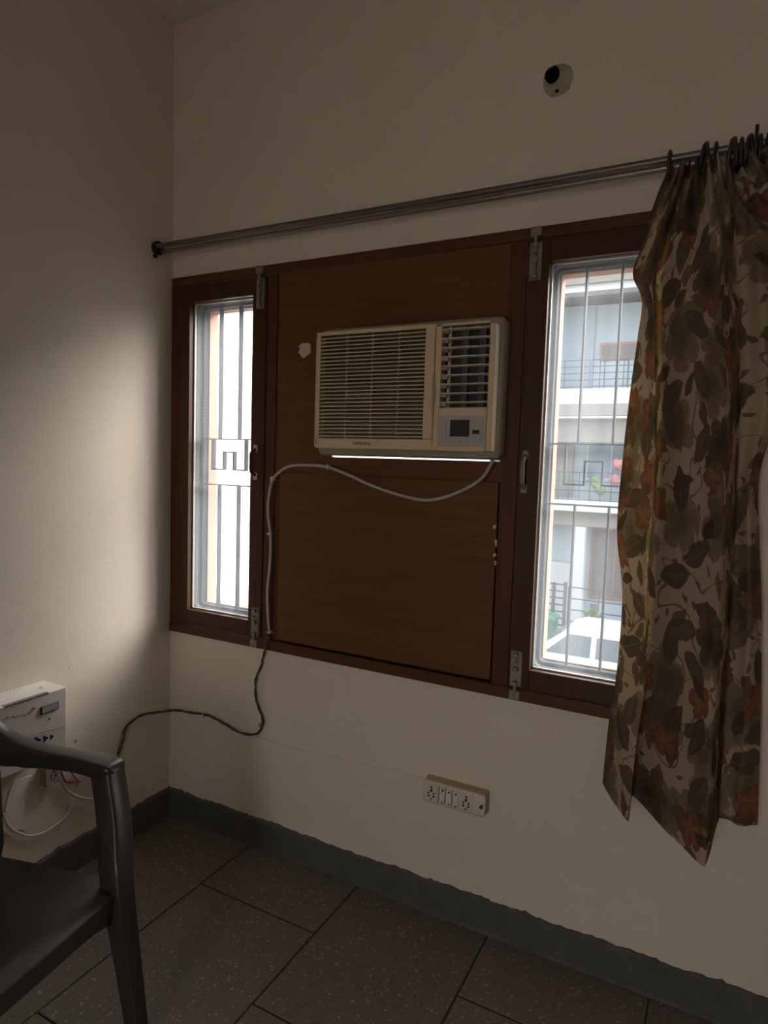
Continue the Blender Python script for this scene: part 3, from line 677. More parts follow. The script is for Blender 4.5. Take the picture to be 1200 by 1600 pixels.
# ------------------------------------------------------------------ floral curtain
def mat_floral():
    n = NT('floral_cloth'); uvn = n.node('ShaderNodeUVMap'); uv = uvn.outputs[0]
    nz = n.node('ShaderNodeTexNoise'); n.link(uv, nz.inputs['Vector']); nz.inputs['Scale'].default_value = 22; nz.inputs['Detail'].default_value = 3
    wob = n.vmath('MULTIPLY', n.vmath('SUBTRACT', nz.outputs['Color'], (0.5, 0.5, 0.5)), (0.030, 0.030, 0.0))
    puv = n.vmath('ADD', uv, wob)
    def cells(scale, off, rnd=0.75):
        p = n.vmath('ADD', n.vmath('MULTIPLY', puv, (scale, scale, 0)), (off, off * 1.7, 0))
        v = n.node('ShaderNodeTexVoronoi', voronoi_dimensions='2D'); n.link(p, v.inputs['Vector'])
        v.inputs['Scale'].default_value = 1.0; v.inputs['Randomness'].default_value = rnd
        loc = n.vmath('SUBTRACT', p, v.outputs['Position'])
        sx = n.node('ShaderNodeSeparateXYZ'); n.link(loc, sx.inputs[0])
        sc = n.node('ShaderNodeSeparateColor'); n.link(v.outputs['Color'], sc.inputs[0])
        return sx.outputs[0], sx.outputs[1], sc.outputs[0], sc.outputs[1], sc.outputs[2]
    def soft(d, w): return n.math('DIVIDE', d, w, clamp=True)
    def flower(scale, off, R, pet, keep):
        x, y, r0, r1, r2 = cells(scale, off)
        r = n.math('SQRT', n.math('ADD', n.math('MULTIPLY', x, x), n.math('MULTIPLY', y, y)))
        th = n.math('ADD', n.math('ARCTAN2', y, x), n.math('MULTIPLY', r1, 6.28))
        c = n.math('ABSOLUTE', n.math('COSINE', n.math('MULTIPLY', th, pet / 2)))
        Rp = n.math('MULTIPLY', n.math('ADD', 0.62, n.math('MULTIPLY', n.math('POWER', c, 0.5), 0.38)), R)
        m = soft(n.math('SUBTRACT', Rp, r), 0.02); m = n.math('MULTIPLY', m, n.math('GREATER_THAN', r0, 1 - keep))
        return m, n.math('DIVIDE', r, Rp, clamp=True), c, r2
    def leaf(scale, off, a, b, keep):
        x, y, r0, r1, r2 = cells(scale, off, 0.9); t = n.math('MULTIPLY', r1, 6.28)
        ct, stt = n.math('COSINE', t), n.math('SINE', t)
        X = n.math('ADD', n.math('MULTIPLY', x, ct), n.math('MULTIPLY', y, stt)); Y = n.math('SUBTRACT', n.math('MULTIPLY', y, ct), n.math('MULTIPLY', x, stt))
        q = n.math('DIVIDE', X, a); e = n.math('MULTIPLY', n.math('SUBTRACT', 1.0, n.math('MULTIPLY', q, q)), b)
        d = n.math('SUBTRACT', e, n.math('ABSOLUTE', Y)); m = n.math('MULTIPLY', soft(d, 0.012), n.math('GREATER_THAN', r0, 1 - keep))
        vein = n.math('LESS_THAN', n.math('ABSOLUTE', Y), 0.012)
        return m, vein, r2
    fine = n.noise(uv, 60, 4)
    col = n.mix(n.noise(uv, 5, 3), (0.56, 0.46, 0.36, 1), (0.46, 0.37, 0.28, 1))
    # thin curling stems
    stem = n.math('LESS_THAN', n.math('ABSOLUTE', n.math('SUBTRACT', n.noise(uv, 9, 1, 0.3, 0.6), 0.5)), 0.010)
    col = n.mix(n.math('MULTIPLY', stem, 0.75), col, (0.16, 0.085, 0.05, 1))
    m, v, r = leaf(20, 9.3, 0.34, 0.13, 0.45); col = n.mix(n.math('MULTIPLY', m, 0.85), col, n.mix(r, (0.20, 0.10, 0.06, 1), (0.13, 0.11, 0.07, 1)))
    m, rr, c, r = flower(6.0, 3.1, 0.50, 5, 0.72)
    col = n.mix(m, col, n.mix(n.math('MULTIPLY', rr, fine), (0.17, 0.125, 0.085, 1), (0.44, 0.35, 0.26, 1)))
    m, v, r = leaf(5.0, 44.7, 0.50, 0.22, 0.5); col = n.mix(n.math('MULTIPLY', m, 0.8), col, n.mix(fine, (0.21, 0.165, 0.115, 1), (0.13, 0.095, 0.07, 1)))
    m, v, r = leaf(7.5, 5.7, 0.48, 0.23, 0.78)
    lc = n.mix(r, (0.14, 0.105, 0.075, 1), (0.075, 0.06, 0.055, 1)); lc = n.mix(n.math('MULTIPLY', v, 0.4), lc, (0.3, 0.24, 0.17, 1))
    col = n.mix(n.math('MULTIPLY', m, 0.95), col, n.mix(n.math('MULTIPLY', fine, 0.5), lc, (0.22, 0.17, 0.12, 1)))
    m, rr, c, r = flower(8.0, 12.4, 0.40, 5, 0.36)
    fc = n.mix(r, (0.27, 0.095, 0.05, 1), (0.21, 0.08, 0.06, 1)); fc = n.mix(n.math('MULTIPLY', n.math('SUBTRACT', 1.0, rr), 0.75), fc, (0.38, 0.26, 0.13, 1))
    fc = n.mix(n.math('MULTIPLY', n.math('SUBTRACT', 1.0, c), 0.5), fc, (0.20, 0.07, 0.04, 1))
    col = n.mix(n.math('MULTIPLY', m, 0.95), col, fc)
    m, rr, c, r = flower(5.2, 21.7, 0.38, 6, 0.40)
    col = n.mix(m, col, n.mix(n.math('MULTIPLY', rr, 0.8), (0.06, 0.05, 0.05, 1), n.mix(fine, (0.30, 0.22, 0.11, 1), (0.12, 0.09, 0.08, 1))))
    m, v, r = leaf(11, 31.2, 0.44, 0.19, 0.5); col = n.mix(n.math('MULTIPLY', m, 0.9), col, n.mix(r, (0.085, 0.06, 0.05, 1), (0.20, 0.13, 0.08, 1)))
    d = n.node('ShaderNodeBsdfDiffuse'); n.link(col, d.inputs[0])
    tl = n.node('ShaderNodeBsdfTranslucent'); n.link(n.mix(1.0, col, (1.0, 0.82, 0.42, 1), 'MULTIPLY'), tl.inputs[0])
    w1 = n.node('ShaderNodeTexNoise'); n.link(uv, w1.inputs['Vector']); w1.inputs['Scale'].default_value = 700
    bmp = n.bump(w1.outputs[0], 0.15, 0.0005); n.link(bmp, d.inputs['Normal'])
    s = n.node('ShaderNodeMixShader'); s.inputs[0].default_value = 0.42; n.link(d.outputs[0], s.inputs[1]); n.link(tl.outputs[0], s.inputs[2])
    return n.finish(s.outputs[0])
m_floral = mat_floral()
# control rows: photo columns (edge, ridge, valley, mid, ridge, valley, fold, edge) with the distance of each fold from the wall
rowsC = [
 ([(1046, 262, -.080), (1072, 254, -.112), (1085, 250, -.070), (1110, 247, -.112), (1130, 243, -.112), (1150, 240, -.070), (1185, 234, -.112), (1222, 228, -.075)]),
 ([(1021, 322, -.055), (1050, 324, -.115), (1062, 322, -.080), (1100, 320, -.120), (1128, 318, -.125), (1150, 316, -.080), (1185, 312, -.115), (1226, 308, -.070)]),
 ([(1006, 378, -.045), (1030, 384, -.115), (1045, 382, -.080), (1090, 382, -.130), (1125, 382, -.135), (1150, 378, -.085), (1185, 376, -.115), (1226, 372, -.070)]),
 ([(989, 428, -.035), (1018, 438, -.120), (1030, 436, -.075), (1080, 440, -.130), (1125, 442, -.145), (1152, 436, -.080), (1186, 436, -.110), (1226, 432, -.070)]),
 ([(1003, 470, -.040), (1020, 480, -.118), (1032, 478, -.072), (1080, 482, -.130), (1128, 484, -.148), (1156, 478, -.080), (1190, 478, -.110), (1226, 474, -.070)]),
 ([(996, 530, -.045), (1020, 542, -.118), (1032, 540, -.072), (1085, 546, -.135), (1132, 550, -.155), (1158, 540, -.078), (1194, 540, -.105), (1226, 536, -.070)]),
 ([(983, 625, -.050), (1021, 640, -.122), (1032, 636, -.070), (1088, 646, -.140), (1134, 652, -.165), (1158, 640, -.076), (1196, 640, -.100), (1218, 636, -.070)]),
 ([(972, 725, -.050), (1019, 744, -.126), (1030, 738, -.068), (1088, 752, -.145), (1132, 760, -.175), (1153, 742, -.074), (1172, 744, -.098), (1187, 740, -.062)]),
 ([(964, 830, -.050), (1011, 852, -.132), (1024, 844, -.066), (1084, 862, -.150), (1128, 872, -.185), (1148, 848, -.070), (1170, 850, -.095), (1187, 846, -.060)]),
 ([(972, 930, -.050), (1006, 954, -.140), (1018, 944, -.064), (1078, 966, -.155), (1124, 978, -.195), (1143, 948, -.068), (1168, 950, -.090), (1190, 946, -.058)]),
 ([(964, 1045, -.050), (1004, 1074, -.148), (1010, 1060, -.062), (1070, 1088, -.155), (1117, 1106, -.210), (1137, 1066, -.066), (1164, 1070, -.088), (1190, 1064, -.056)]),
 ([(951, 1128, -.050), (992, 1172, -.155), (998, 1146, -.060), (1060, 1188, -.155), (1109, 1216, -.225), (1131, 1160, -.064), (1158, 1166, -.085), (1188, 1162, -.054)]),
 ([(941, 1224, -.050), (981, 1285, -.170), (988, 1243, -.060), (1046, 1304, -.155), (1101, 1353, -.250), (1124, 1277, -.060), (1150, 1289, -.082), (1184, 1290, -.052)]),
]
def cr(p0, p1, p2, p3, t): return 0.5 * ((2 * p1) + (p2 - p0) * t + (2 * p0 - 5 * p1 + 4 * p2 - p3) * t * t + (3 * p1 - p0 - 3 * p2 + p3) * t ** 3)
G = [[W(u, v, y) for u, v, y in r] for r in rowsC]
NV, NU = 9, 12
fineR = []
for i in range(len(G) - 1):
    for k in range(NV):
        t = k / NV; fineR.append([cr(G[max(i - 1, 0)][j], G[i][j], G[i + 1][j], G[min(i + 2, len(G) - 1)][j], t) for j in range(8)])
fineR.append(G[-1])
cumw = [0.0]
for j in range(7): cumw.append(cumw[-1] + (G[-1][j + 1] - G[-1][j]).length * 1.1)
bm = bm_new(); uvl = bm.loops.layers.uv.new('UVMap'); grid = []; uvs = []
nr = len(fineR)
for a, r in enumerate(fineR):
    row = []; ru = []; tz = a / (nr - 1)
    for j in range(7):
        for k in range(NU + (1 if j == 6 else 0)):
            t = k / NU; s = j + t
            ten = 0.75 if tz < 0.9 else 0.45
            q1 = cr(r[max(j - 1, 0)], r[j], r[j + 1], r[min(j + 2, 7)], t); q0 = r[j].lerp(r[j + 1], t)
            q = q0.lerp(q1, ten)
            top = max(0.0, 1 - tz * 5.0)
            amp = 0.004 + 0.014 * top + 0.003 * math.sin(tz * 9 + s)
            q = q + Vector((0, -1, 0)) * amp * math.sin(s * 5.3 + 0.8 * math.sin(tz * 4.0) + (s * 4.0 * top)) + Vector((0, 0, 1)) * 0.006 * top * math.sin(s * 11)
            if q.y > -0.022: q.y = -0.022
            row.append(bm.verts.new(q)); ru.append((cumw[j] + (cumw[j + 1] - cumw[j]) * t, q.z))
    grid.append(row); uvs.append(ru)
for a in range(nr - 1):
    for b in range(len(grid[0]) - 1):
        f = bm.faces.new((grid[a][b], grid[a + 1][b], grid[a + 1][b + 1], grid[a][b + 1]))
        for lp, (i, j) in zip(f.loops, ((a, b), (a + 1, b), (a + 1, b + 1), (a, b + 1))): lp[uvl].uv = uvs[i][j]
cu_ = thing('curtain', 'floral beige and rust curtain bunched beside the casement', 'curtain', (1.95, -0.09, 0.6))
obj('cloth', bm, m_floral, cu_, True)
# gathered rings and cloth loops on the rods
def torus_x(cx, cy_, cz, R, r, tilt=0.0, n=20, m=8):
    bm = bm_new(); pts = []
    for k in range(n):
        a = 2 * math.pi * k / n; pts.append(Vector((cx + tilt * math.sin(a) * R, cy_ + R * math.cos(a), cz + R * 1.15 * math.sin(a))))
    rings = []
    for k in range(n):
        d = (pts[(k + 1) % n] - pts[k - 1]).normalized(); x = Vector((1, 0, 0)); y = d.cross(x).normalized(); x = y.cross(d)
        rings.append([bm.verts.new(pts[k] + (x * math.cos(2 * math.pi * j / m) + y * math.sin(2 * math.pi * j / m)) * r) for j in range(m)])
    for k in range(n):
        A, Bq = rings[k], rings[(k + 1) % n]
        for j in range(m): bm.faces.new((A[j], A[(j + 1) % m], Bq[(j + 1) % m], Bq[j]))
    return bm
rz = lambda x: (rA0 + (rA1 - rA0) * (x / rA1.x)).z - 0.006
for k, u in enumerate((1047, 1098, 1106, 1118, 1140, 1149, 1157, 1166, 1174, 1186, 1196, 1208)):
    x = W(u, 250, -0.085).x
    obj('curtain_ring', torus_x(x, -0.082, rz(x) - 0.012, 0.030 + 0.002 * (k % 3), 0.0048, 0.15 * math.sin(k * 2.1)), m_ring, cu_, True)
# ------------------------------------------------------------------ moulded plastic armchair, its front towards +X
YAW = math.radians(8); Fv = Vector((math.cos(YAW), math.sin(YAW), 0)); Lv = Vector((-math.sin(YAW), math.cos(YAW), 0))
pf = FL(213, 1600, 0.06); ps = FL(183, 1380, 0.43); pt = FL(168, 1203, 0.672)
ft = pf + (pf - ps) * (0.06 / 0.37)
O_ = Vector((ft.x, ft.y, 0)) - Fv * 0.25 - Lv * 0.255
def toL(p): d = p - O_; return Vector((d.dot(Fv), d.dot(Lv), p.z))
def toW(f, l, z): return O_ + Fv * f + Lv * l + Vector((0, 0, z))
ch = thing('plastic_chair', 'dark moulded plastic armchair standing in front of the stabilizer', 'chair', (O_.x, O_.y, 0))
a_, b_, c_ = toL(ft), toL(ps), toL(pt)
def sect(c, df, dl, r=0.006):           # rounded rectangle section in the horizontal plane, chair axes
    return [(c[0] + x, c[1] + y, c[2]) for x, y in rrect(-df / 2, df / 2, -dl / 2, dl / 2, min(df, dl) * 0.14, 2)]
def mir(p, s): return toW(p[0], p[1] * s, p[2])
for s in (1, -1):
    pathc = smooth_path([a_, a_.lerp(b_, 0.5), b_, b_.lerp(c_, 0.55) + Vector((0.008, 0.0, 0)), c_, c_ + Vector((0, 0, 0.012))], 4)
    secs = []
    for k, p in enumerate(pathc):
        t = k / (len(pathc) - 1); dd = 0.040 + 0.056 * t if t < 0.5 else 0.068 - 0.004 * (t - 0.5); secs.append([mir(q, s) for q in sect(p, dd, dd * 0.94)])
    obj('leg', sweep(bm_new(), secs), m_chair, ch, True, 40)
    # arm: top and bottom curves, rising into the back
    arm = [(c_ + Vector((0.030, 0.0, 0.002)), 0.022, 0.050), (c_ + Vector((0.020, 0.0, 0.012)), 0.036, 0.068), (c_ + Vector((-0.02, 0.0, 0.017)), 0.044, 0.072), (c_ + Vector((-0.10, 0.0, 0.016)), 0.044, 0.060), (c_ + Vector((-0.20, -0.004, 0.014)), 0.050, 0.056), (c_ + Vector((-0.28, -0.012, 0.022)), 0.070, 0.050),
           (c_ + Vector((-0.35, -0.022, 0.050)), 0.115, 0.044), (c_ + Vector((-0.41, -0.034, 0.105)), 0.155, 0.038), (c_ + Vector((-0.45, -0.045, 0.180)), 0.14, 0.034)]
    cs = smooth_path([x[0] for x in arm], 4); secs = []
    for k, p in enumerate(cs):
        i = min(k / 4, len(arm) - 1.001); j = int(i); f = i - j
        h = arm[j][1] * (1 - f) + arm[j + 1][1] * f; wdt = arm[j][2] * (1 - f) + arm[j + 1][2] * f
        nx = cs[min(k + 1, len(cs) - 1)] - cs[max(k - 1, 0)]; nx.y = 0; nx.normalize(); up = Vector((-nx.z, 0, nx.x))
        if up.z < 0: up = -up
        secs.append([mir(p + Vector((0, x, 0)) + up * z, s) for x, z in rrect(-wdt / 2, wdt / 2, -h + 0.012, 0.012, 0.010, 3)])
    obj('armrest', sweep(bm_new(), secs), m_chair, ch, True, 40)
    # back leg and back upright
    lb = c_.y - 0.055
    secs = [[mir(q, s) for q in sect((f, l, z), df, 0.036)] for f, l, z, df in ((-0.33, lb - 0.02, 0.0, 0.042), (-0.28, lb - 0.03, 0.25, 0.052), (-0.25, lb - 0.02, 0.43, 0.060), (-0.275, lb - 0.005, 0.62, 0.055), (-0.315, lb, 0.78, 0.045), (-0.335, lb - 0.02, 0.87, 0.035))]
    obj('leg', sweep(bm_new(), secs), m_chair, ch, True, 40)
# seat: dished panel with a rolled front edge and apron
sc_ = toL(FL(189, 1378, 0.435)); sf, sl_ = sc_.x, sc_.y + 0.004
bm = bm_new(); NF, NLt = 16, 16; topv = []; botv = []
for i in range(NF + 1):
    u = i / NF; rowt = []; rowb = []
    for j in range(NLt + 1):
        vv = -1 + 2 * j / NLt
        f = sf - u * (sf + 0.25) + 0.012 * (1 - vv * vv) * (1 - u)
        l = vv * (sl_ - 0.035 * u)
        z = 0.435 - 0.028 * (1 - vv ** 4) * math.sin(min(1, u * 1.25) * math.pi * 0.5) - 0.012 * u - 0.016 * max(0, 1 - u * 9) ** 2
        rowt.append(bm.verts.new(toW(f, l, z))); rowb.append(bm.verts.new(toW(f, l, z - 0.010)))
    topv.append(rowt); botv.append(rowb)
for A in (topv, botv):
    for i in range(NF):
        for j in range(NLt): bm.faces.new((A[i][j], A[i + 1][j], A[i + 1][j + 1], A[i][j + 1]))
for i in range(NF):
    for j in (0, NLt): bm.faces.new((topv[i][j], topv[i + 1][j], botv[i + 1][j], botv[i][j]))
for j in range(NLt):
    for i in (0, NF): bm.faces.new((topv[i][j], topv[i][j + 1], botv[i][j + 1], botv[i][j]))
obj('seat', bm, m_chair, ch, True, 50)
secs = []
for j in range(17):
    vv = -1 + 2 * j / 16; l = vv * (sl_ + 0.012); f = sf + 0.012 * (1 - vv * vv); h = 0.055 + 0.050 * vv ** 4
    secs.append([toW(f + 0.003, l, 0.420), toW(f - 0.006, l, 0.420 - h), toW(f - 0.013, l, 0.420 - h), toW(f - 0.010, l, 0.420)])
obj('front_apron', sweep(bm_new(), secs), m_chair, ch, True, 40)
for s in (1, -1):
    secs = []
    for j in range(11):
        u = j / 10; f = sf - u * (sf + 0.25); l = (sl_ - 0.035 * u + 0.004) * s; h = 0.05 + 0.03 * (2 * u - 1) ** 4
        secs.append([toW(f, l, 0.428 - 0.012 * u), toW(f, l, 0.428 - h), toW(f, l - 0.008 * s, 0.428 - h), toW(f, l - 0.008 * s, 0.428 - 0.012 * u)])
    obj('side_apron', sweep(bm_new(), secs), m_chair, ch, True, 40)
# backrest: top rail and five upright slats
lb = c_.y - 0.06
def backpt(l, z): return toW(-0.25 - 0.10 * ((z - 0.43) / 0.44) - 0.03 * (1 - (l / lb) ** 2), l, z)
secs = []
for j in range(17):
    l = -lb + 2 * lb * j / 16; z = 0.875 + 0.03 * (1 - (l / lb) ** 2)
    p = backpt(l, z); q = backpt(l, z - 0.07); secs.append([p, p - Fv * 0.012, q - Fv * 0.010, q])
obj('back_rail', sweep(bm_new(), secs), m_chair, ch, True, 50)
for k in range(5):
    l = lb * (-0.68 + 0.34 * k); secs = []
    for i in range(6):
        z = 0.415 + (0.83 - 0.415) * i / 5; secs.append([backpt(l - 0.030, z), backpt(l + 0.030, z), backpt(l + 0.030, z) - Fv * 0.008, backpt(l - 0.030, z) - Fv * 0.008])
    obj('back_slat', sweep(bm_new(), secs), m_chair, ch, True, 50)
# ------------------------------------------------------------------ outside: street one storey down, house across it, neighbour's white wall
GZ = -3.1
m_street = mat_simple('dusty_asphalt', (0.22, 0.21, 0.195), 0.9, 0, 0.15, 3)
m_paint = mat_simple('pale_blue_white_paint', (0.30, 0.375, 0.42), 0.8, 0, 0.06, 2)
m_greyblue = mat_simple('grey_blue_tone', (0.175, 0.235, 0.28), 0.8, 0, 0.08, 2)  # one even, darker grey-blue for wall panels and panes
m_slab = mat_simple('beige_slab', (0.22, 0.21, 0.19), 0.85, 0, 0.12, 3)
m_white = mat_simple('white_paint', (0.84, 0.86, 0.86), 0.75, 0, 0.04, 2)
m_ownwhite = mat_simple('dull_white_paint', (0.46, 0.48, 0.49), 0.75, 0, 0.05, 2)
m_brown = mat_simple('grey_brown_shutter', (0.12, 0.105, 0.10), 0.7, 0, 0.2)
m_orange = mat_simple('orange_brown_frame', (0.30, 0.14, 0.075), 0.6, 0, 0.15)
m_iron = mat_simple('dark_iron', (0.04, 0.043, 0.048), 0.5)
m_green = mat_simple('bottle_green', (0.04, 0.15, 0.09), 0.5)
m_leaf = mat_simple('leaf_green', (0.13, 0.23, 0.06), 0.6, 0, 0.35, 30)
m_pink = mat_simple('pink_cloth', (0.42, 0.17, 0.18), 0.7)
m_car = mat_simple('white_car_paint', (0.45, 0.48, 0.50), 0.25, 0, 0.02, 1)
m_glassd = mat_simple('car_glass', (0.08, 0.10, 0.115), 0.3, 0, 0.05, 1, 0, 0.25)
m_tyre = mat_simple('tyre_rubber', (0.02, 0.02, 0.02), 0.8)
# the rest of the building this room belongs to: unseen blocks added to shade the house opposite
m_own = mat_simple('own_house_plaster', (0.55, 0.50, 0.42), 0.85)
ob = struct(empty('exterior_walls', (4, -4, GZ)), 'unseen outer walls of the house this room belongs to, added to shape sky light')
B('low_roof_block', (-0.25, -3.72, CH + 0.15), (11, 0.12, 4.1), m_own, ob)  # cut down to parapet height so sky light reaches the rear wall
B('lower_storey', (-0.25, -8.0, GZ), (11, 0.12, -0.15), m_own, ob)
m_terrace = mat_simple('cream_fill_terrace', (0.74, 0.685, 0.615), 0.85)
B('fill_terrace_floor', (-0.25, -8.0, -0.15), (11, RY - 0.12, -0.02), m_terrace, ob)  # unseen pale terrace added to bounce sky light onto the upper wall
B('fill_terrace_parapet', (-0.25, -8.1, -0.15), (11, -8.0, 0.9), m_terrace, ob)
B('side_rooms', (RX + 0.25, -3.72, -0.15), (11, 0.12, CH + 0.15), m_own, ob)
struct(B('ground', (-40, -10, GZ - 0.2), (40, 60, GZ), m_street), 'dusty pale street below the window')
YH = 16.0
hs = thing('house', 'pale blue-white house with railed balconies across the street', 'house', (0, YH, GZ))
HX0, HX1 = -7.5, 9.0
B('facade', (HX0, YH + 1.6, GZ), (HX1, YH + 9, 6.2), m_paint, hs)
B('roof_slab', (HX0 - 0.3, YH - 0.2, 6.36), (HX1 + 0.3, YH + 9.2, 6.75), m_slab, hs)
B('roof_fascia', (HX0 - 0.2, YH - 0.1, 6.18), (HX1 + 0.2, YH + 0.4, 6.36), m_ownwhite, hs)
def floor_slab(z0, z1, mt, y=YH): return B('floor_slab', (HX0 - 0.1, y, z0), (HX1 + 0.1, YH + 1.6, z1), mt, hs, 0.02)
# top storey
B('wall_recess', (HX0, YH + 1.45, 3.3), (-1.55, YH + 1.62, 6.18), m_greyblue, hs)
def window_part(x0, x1, z0, z1, y, fm, pm, bars=0):
    f = B('window', (x0, y - 0.06, z0), (x1, y + 0.02, z1), fm, hs, 0.01)
    nn = max(1, round((x1 - x0) / 0.6)); ww = (x1 - x0 - 0.08) / nn
    for k in range(nn):
        B('pane', (x0 + 0.06 + ww * k, y - 0.075, z0 + 0.07), (x0 + 0.02 + ww * (k + 1), y - 0.05, z1 - 0.07), pm, f)
    return f
window_part(-1.40, 0.30, 4.62, 5.12, YH + 1.6, m_orange, m_brown)
window_part(2.0, 3.6, 4.0, 5.5, YH + 1.6, m_orange, m_brown)
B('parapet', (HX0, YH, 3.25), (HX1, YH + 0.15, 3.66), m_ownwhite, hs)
def railing(z0, z1, nh, y, xs, name='railing'):
    rl = empty(name, (0, y, z0)); rl.parent = hs; rl.matrix_parent_inverse = Matrix.Translation(-hs.location)
    for k in range(nh):
        z = z0 + (z1 - z0) * k / (nh - 1); B('rail', (HX0, y - 0.015, z - 0.012), (HX1, y + 0.015, z + 0.012), m_iron, rl)
    for x in xs: B('baluster', (x - 0.011, y - 0.012, z0 - 0.1), (x + 0.011, y + 0.012, z1), m_iron, rl)
railing(3.72, 4.42, 5, YH + 0.07, [-2.3 + 0.95 * k for k in range(11)] + [-2.2, -2.02, -1.1, -0.98, -0.5, -0.38, -0.26, -0.14] + [0.4 + 0.12 * k for k in range(6)])
floor_slab(2.92, 3.26, m_slab); floor_slab(2.86, 2.92, m_ownwhite, YH - 0.05)
# first storey
B('beam', (HX0, YH + 0.25, 2.24), (HX1, YH + 0.5, 2.86), m_slab, hs)
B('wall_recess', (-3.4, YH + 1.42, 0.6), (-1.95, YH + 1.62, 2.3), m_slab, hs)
window_part(-1.6, -0.2, 1.2, 2.3, YH + 1.6, m_ownwhite, m_greyblue)
window_part(1.0, 2.6, 0.9, 2.3, YH + 1.6, m_orange, m_brown)
railing(0.68, 1.42, 4, YH + 0.10, [-2.6 + 0.28 * k for k in range(30)])
for x, z, mt in ((-1.13, 1.16, m_leaf), (-0.62, 1.25, m_pink), (-0.55, 1.65, m_pink), (-1.0, 0.98, m_leaf)):
    bm = bm_new(); bmesh.ops.create_icosphere(bm, subdivisions=2, radius=0.16)
    for v in bm.verts: v.co = Vector((x, YH + 0.5, z)) + v.co * (0.75 + 0.5 * rng.random())
    obj('balcony_plant', bm, mt, hs)
floor_slab(0.36, 0.66, m_ownwhite, YH - 0.1); floor_slab(-0.06, 0.36, m_slab, YH + 0.2)
# ground storey: pillar, shuttered windows, low wall
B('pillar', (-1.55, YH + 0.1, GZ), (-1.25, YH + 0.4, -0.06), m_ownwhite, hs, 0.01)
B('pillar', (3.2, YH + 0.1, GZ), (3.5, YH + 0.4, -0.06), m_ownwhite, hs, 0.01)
window_part(-2.9, -1.62, -1.16, -0.08, YH + 1.0, m_orange, m_brown)
window_part(-1.20, 1.3, -2.1, -0.10, YH + 0.9, m_orange, m_brown)
B('low_wall', (-3.2, YH + 0.6, GZ), (-1.6, YH + 0.9, -1.16), m_ownwhite, hs)
B('porch_wall', (HX0, YH + 0.92, GZ), (HX1, YH + 1.6, -0.06), m_paint, hs)
# front fence and gate at the street edge
YG = 14.2
fz = lambda u, v: W(u, v, YG)
gt = thing('street_gate', 'dark iron gate with ladder-like bars across the street', 'gate', (-1.5, YG, GZ))
g0, g1 = fz(850, 909), fz(886, 912)
for u in (850, 866, 884): q = fz(u, 910); B('gate_post', (q.x - 0.04, YG - 0.03, GZ), (q.x + 0.04, YG + 0.03, q.z), m_iron, gt)
for k in range(9):
    z = g0.z - 0.02 - 0.17 * k; B('gate_bar', (g0.x, YG - 0.012, z - 0.018), (g1.x, YG + 0.012, z + 0.018), m_iron, gt)
fe = thing('street_fence', 'iron fence of thin rails beyond the white car', 'fence', (0.5, YG, GZ))
q0, q1 = fz(889, 917), fz(975, 925); fx1_ = 7.0
for k in range(5):
    z = q0.z - 0.28 * k; B('fence_rail', (q0.x, YG - 0.012, z - 0.014), (fx1_, YG + 0.012, z + 0.014), m_iron, fe)
x = q0.x
while x < fx1_: B('fence_post', (x - 0.016, YG - 0.016, GZ), (x + 0.016, YG + 0.016, q0.z), m_iron, fe); x += 0.72
B('kerb_wall', (q0.x, YG - 0.08, GZ), (fx1_, YG + 0.08, GZ + 0.45), m_ownwhite, fe)
qa, qb = fz(922, 958), fz(937, 944); B('red_board', (qa.x, YG - 0.04, qa.z), (qb.x, YG - 0.02, qb.z), m_brown, fe)
q = W(852, 976, 13.6)
bn = thing('green_bin', 'bottle green bin beside the iron gate', 'bin', (q.x, 13.6, GZ))
bm = bm_new(); sweep(bm, [[(q.x + x, 13.6 + y, z) for x, y in rrect(-h, h, -h, h, 0.05, 3)] for z, h in ((GZ, 0.20), (GZ + 0.95, 0.26), (GZ + 1.0, 0.27))]); obj('bin_body', bm, m_green, bn)
bm = bm_new(); sweep(bm, [[(q.x + x, 13.6 + y, z) for x, y in rrect(-h, h, -h, h, 0.05, 3)] for z, h in ((GZ + 1.0, 0.29), (GZ + 1.06, 0.28), (GZ + 1.10, 0.20))]); obj('bin_lid', bm, m_green, bn)
q = W(927, 968, 13.7)
pl = thing('leafy_plant', 'bright green leafy plant against the iron fence', 'plant', (q.x, 13.7, GZ))
obj('stem', cyl(bm_new(), (q.x, 13.7, GZ), (q.x, 13.7, q.z), 0.025, 8), m_brown, pl)
bm = bm_new()
for k in range(60):
    d = Vector((rng.gauss(0, 1), rng.gauss(0, 1), rng.gauss(0, 1))).normalized() * 0.24 * rng.random() ** 0.4
    c = Vector((q.x, 13.7, q.z + 0.02)) + d; a = Vector((rng.uniform(-1, 1), rng.uniform(-1, 1), rng.uniform(-0.4, 1))).normalized() * 0.10; b = a.cross(Vector((0.3, 0.8, 0.5))).normalized() * 0.04
    bm.faces.new([bm.verts.new(c + x) for x in (-a, b, a, -b)])
o = obj('foliage', bm, m_leaf, pl); o['kind'] = 'stuff'
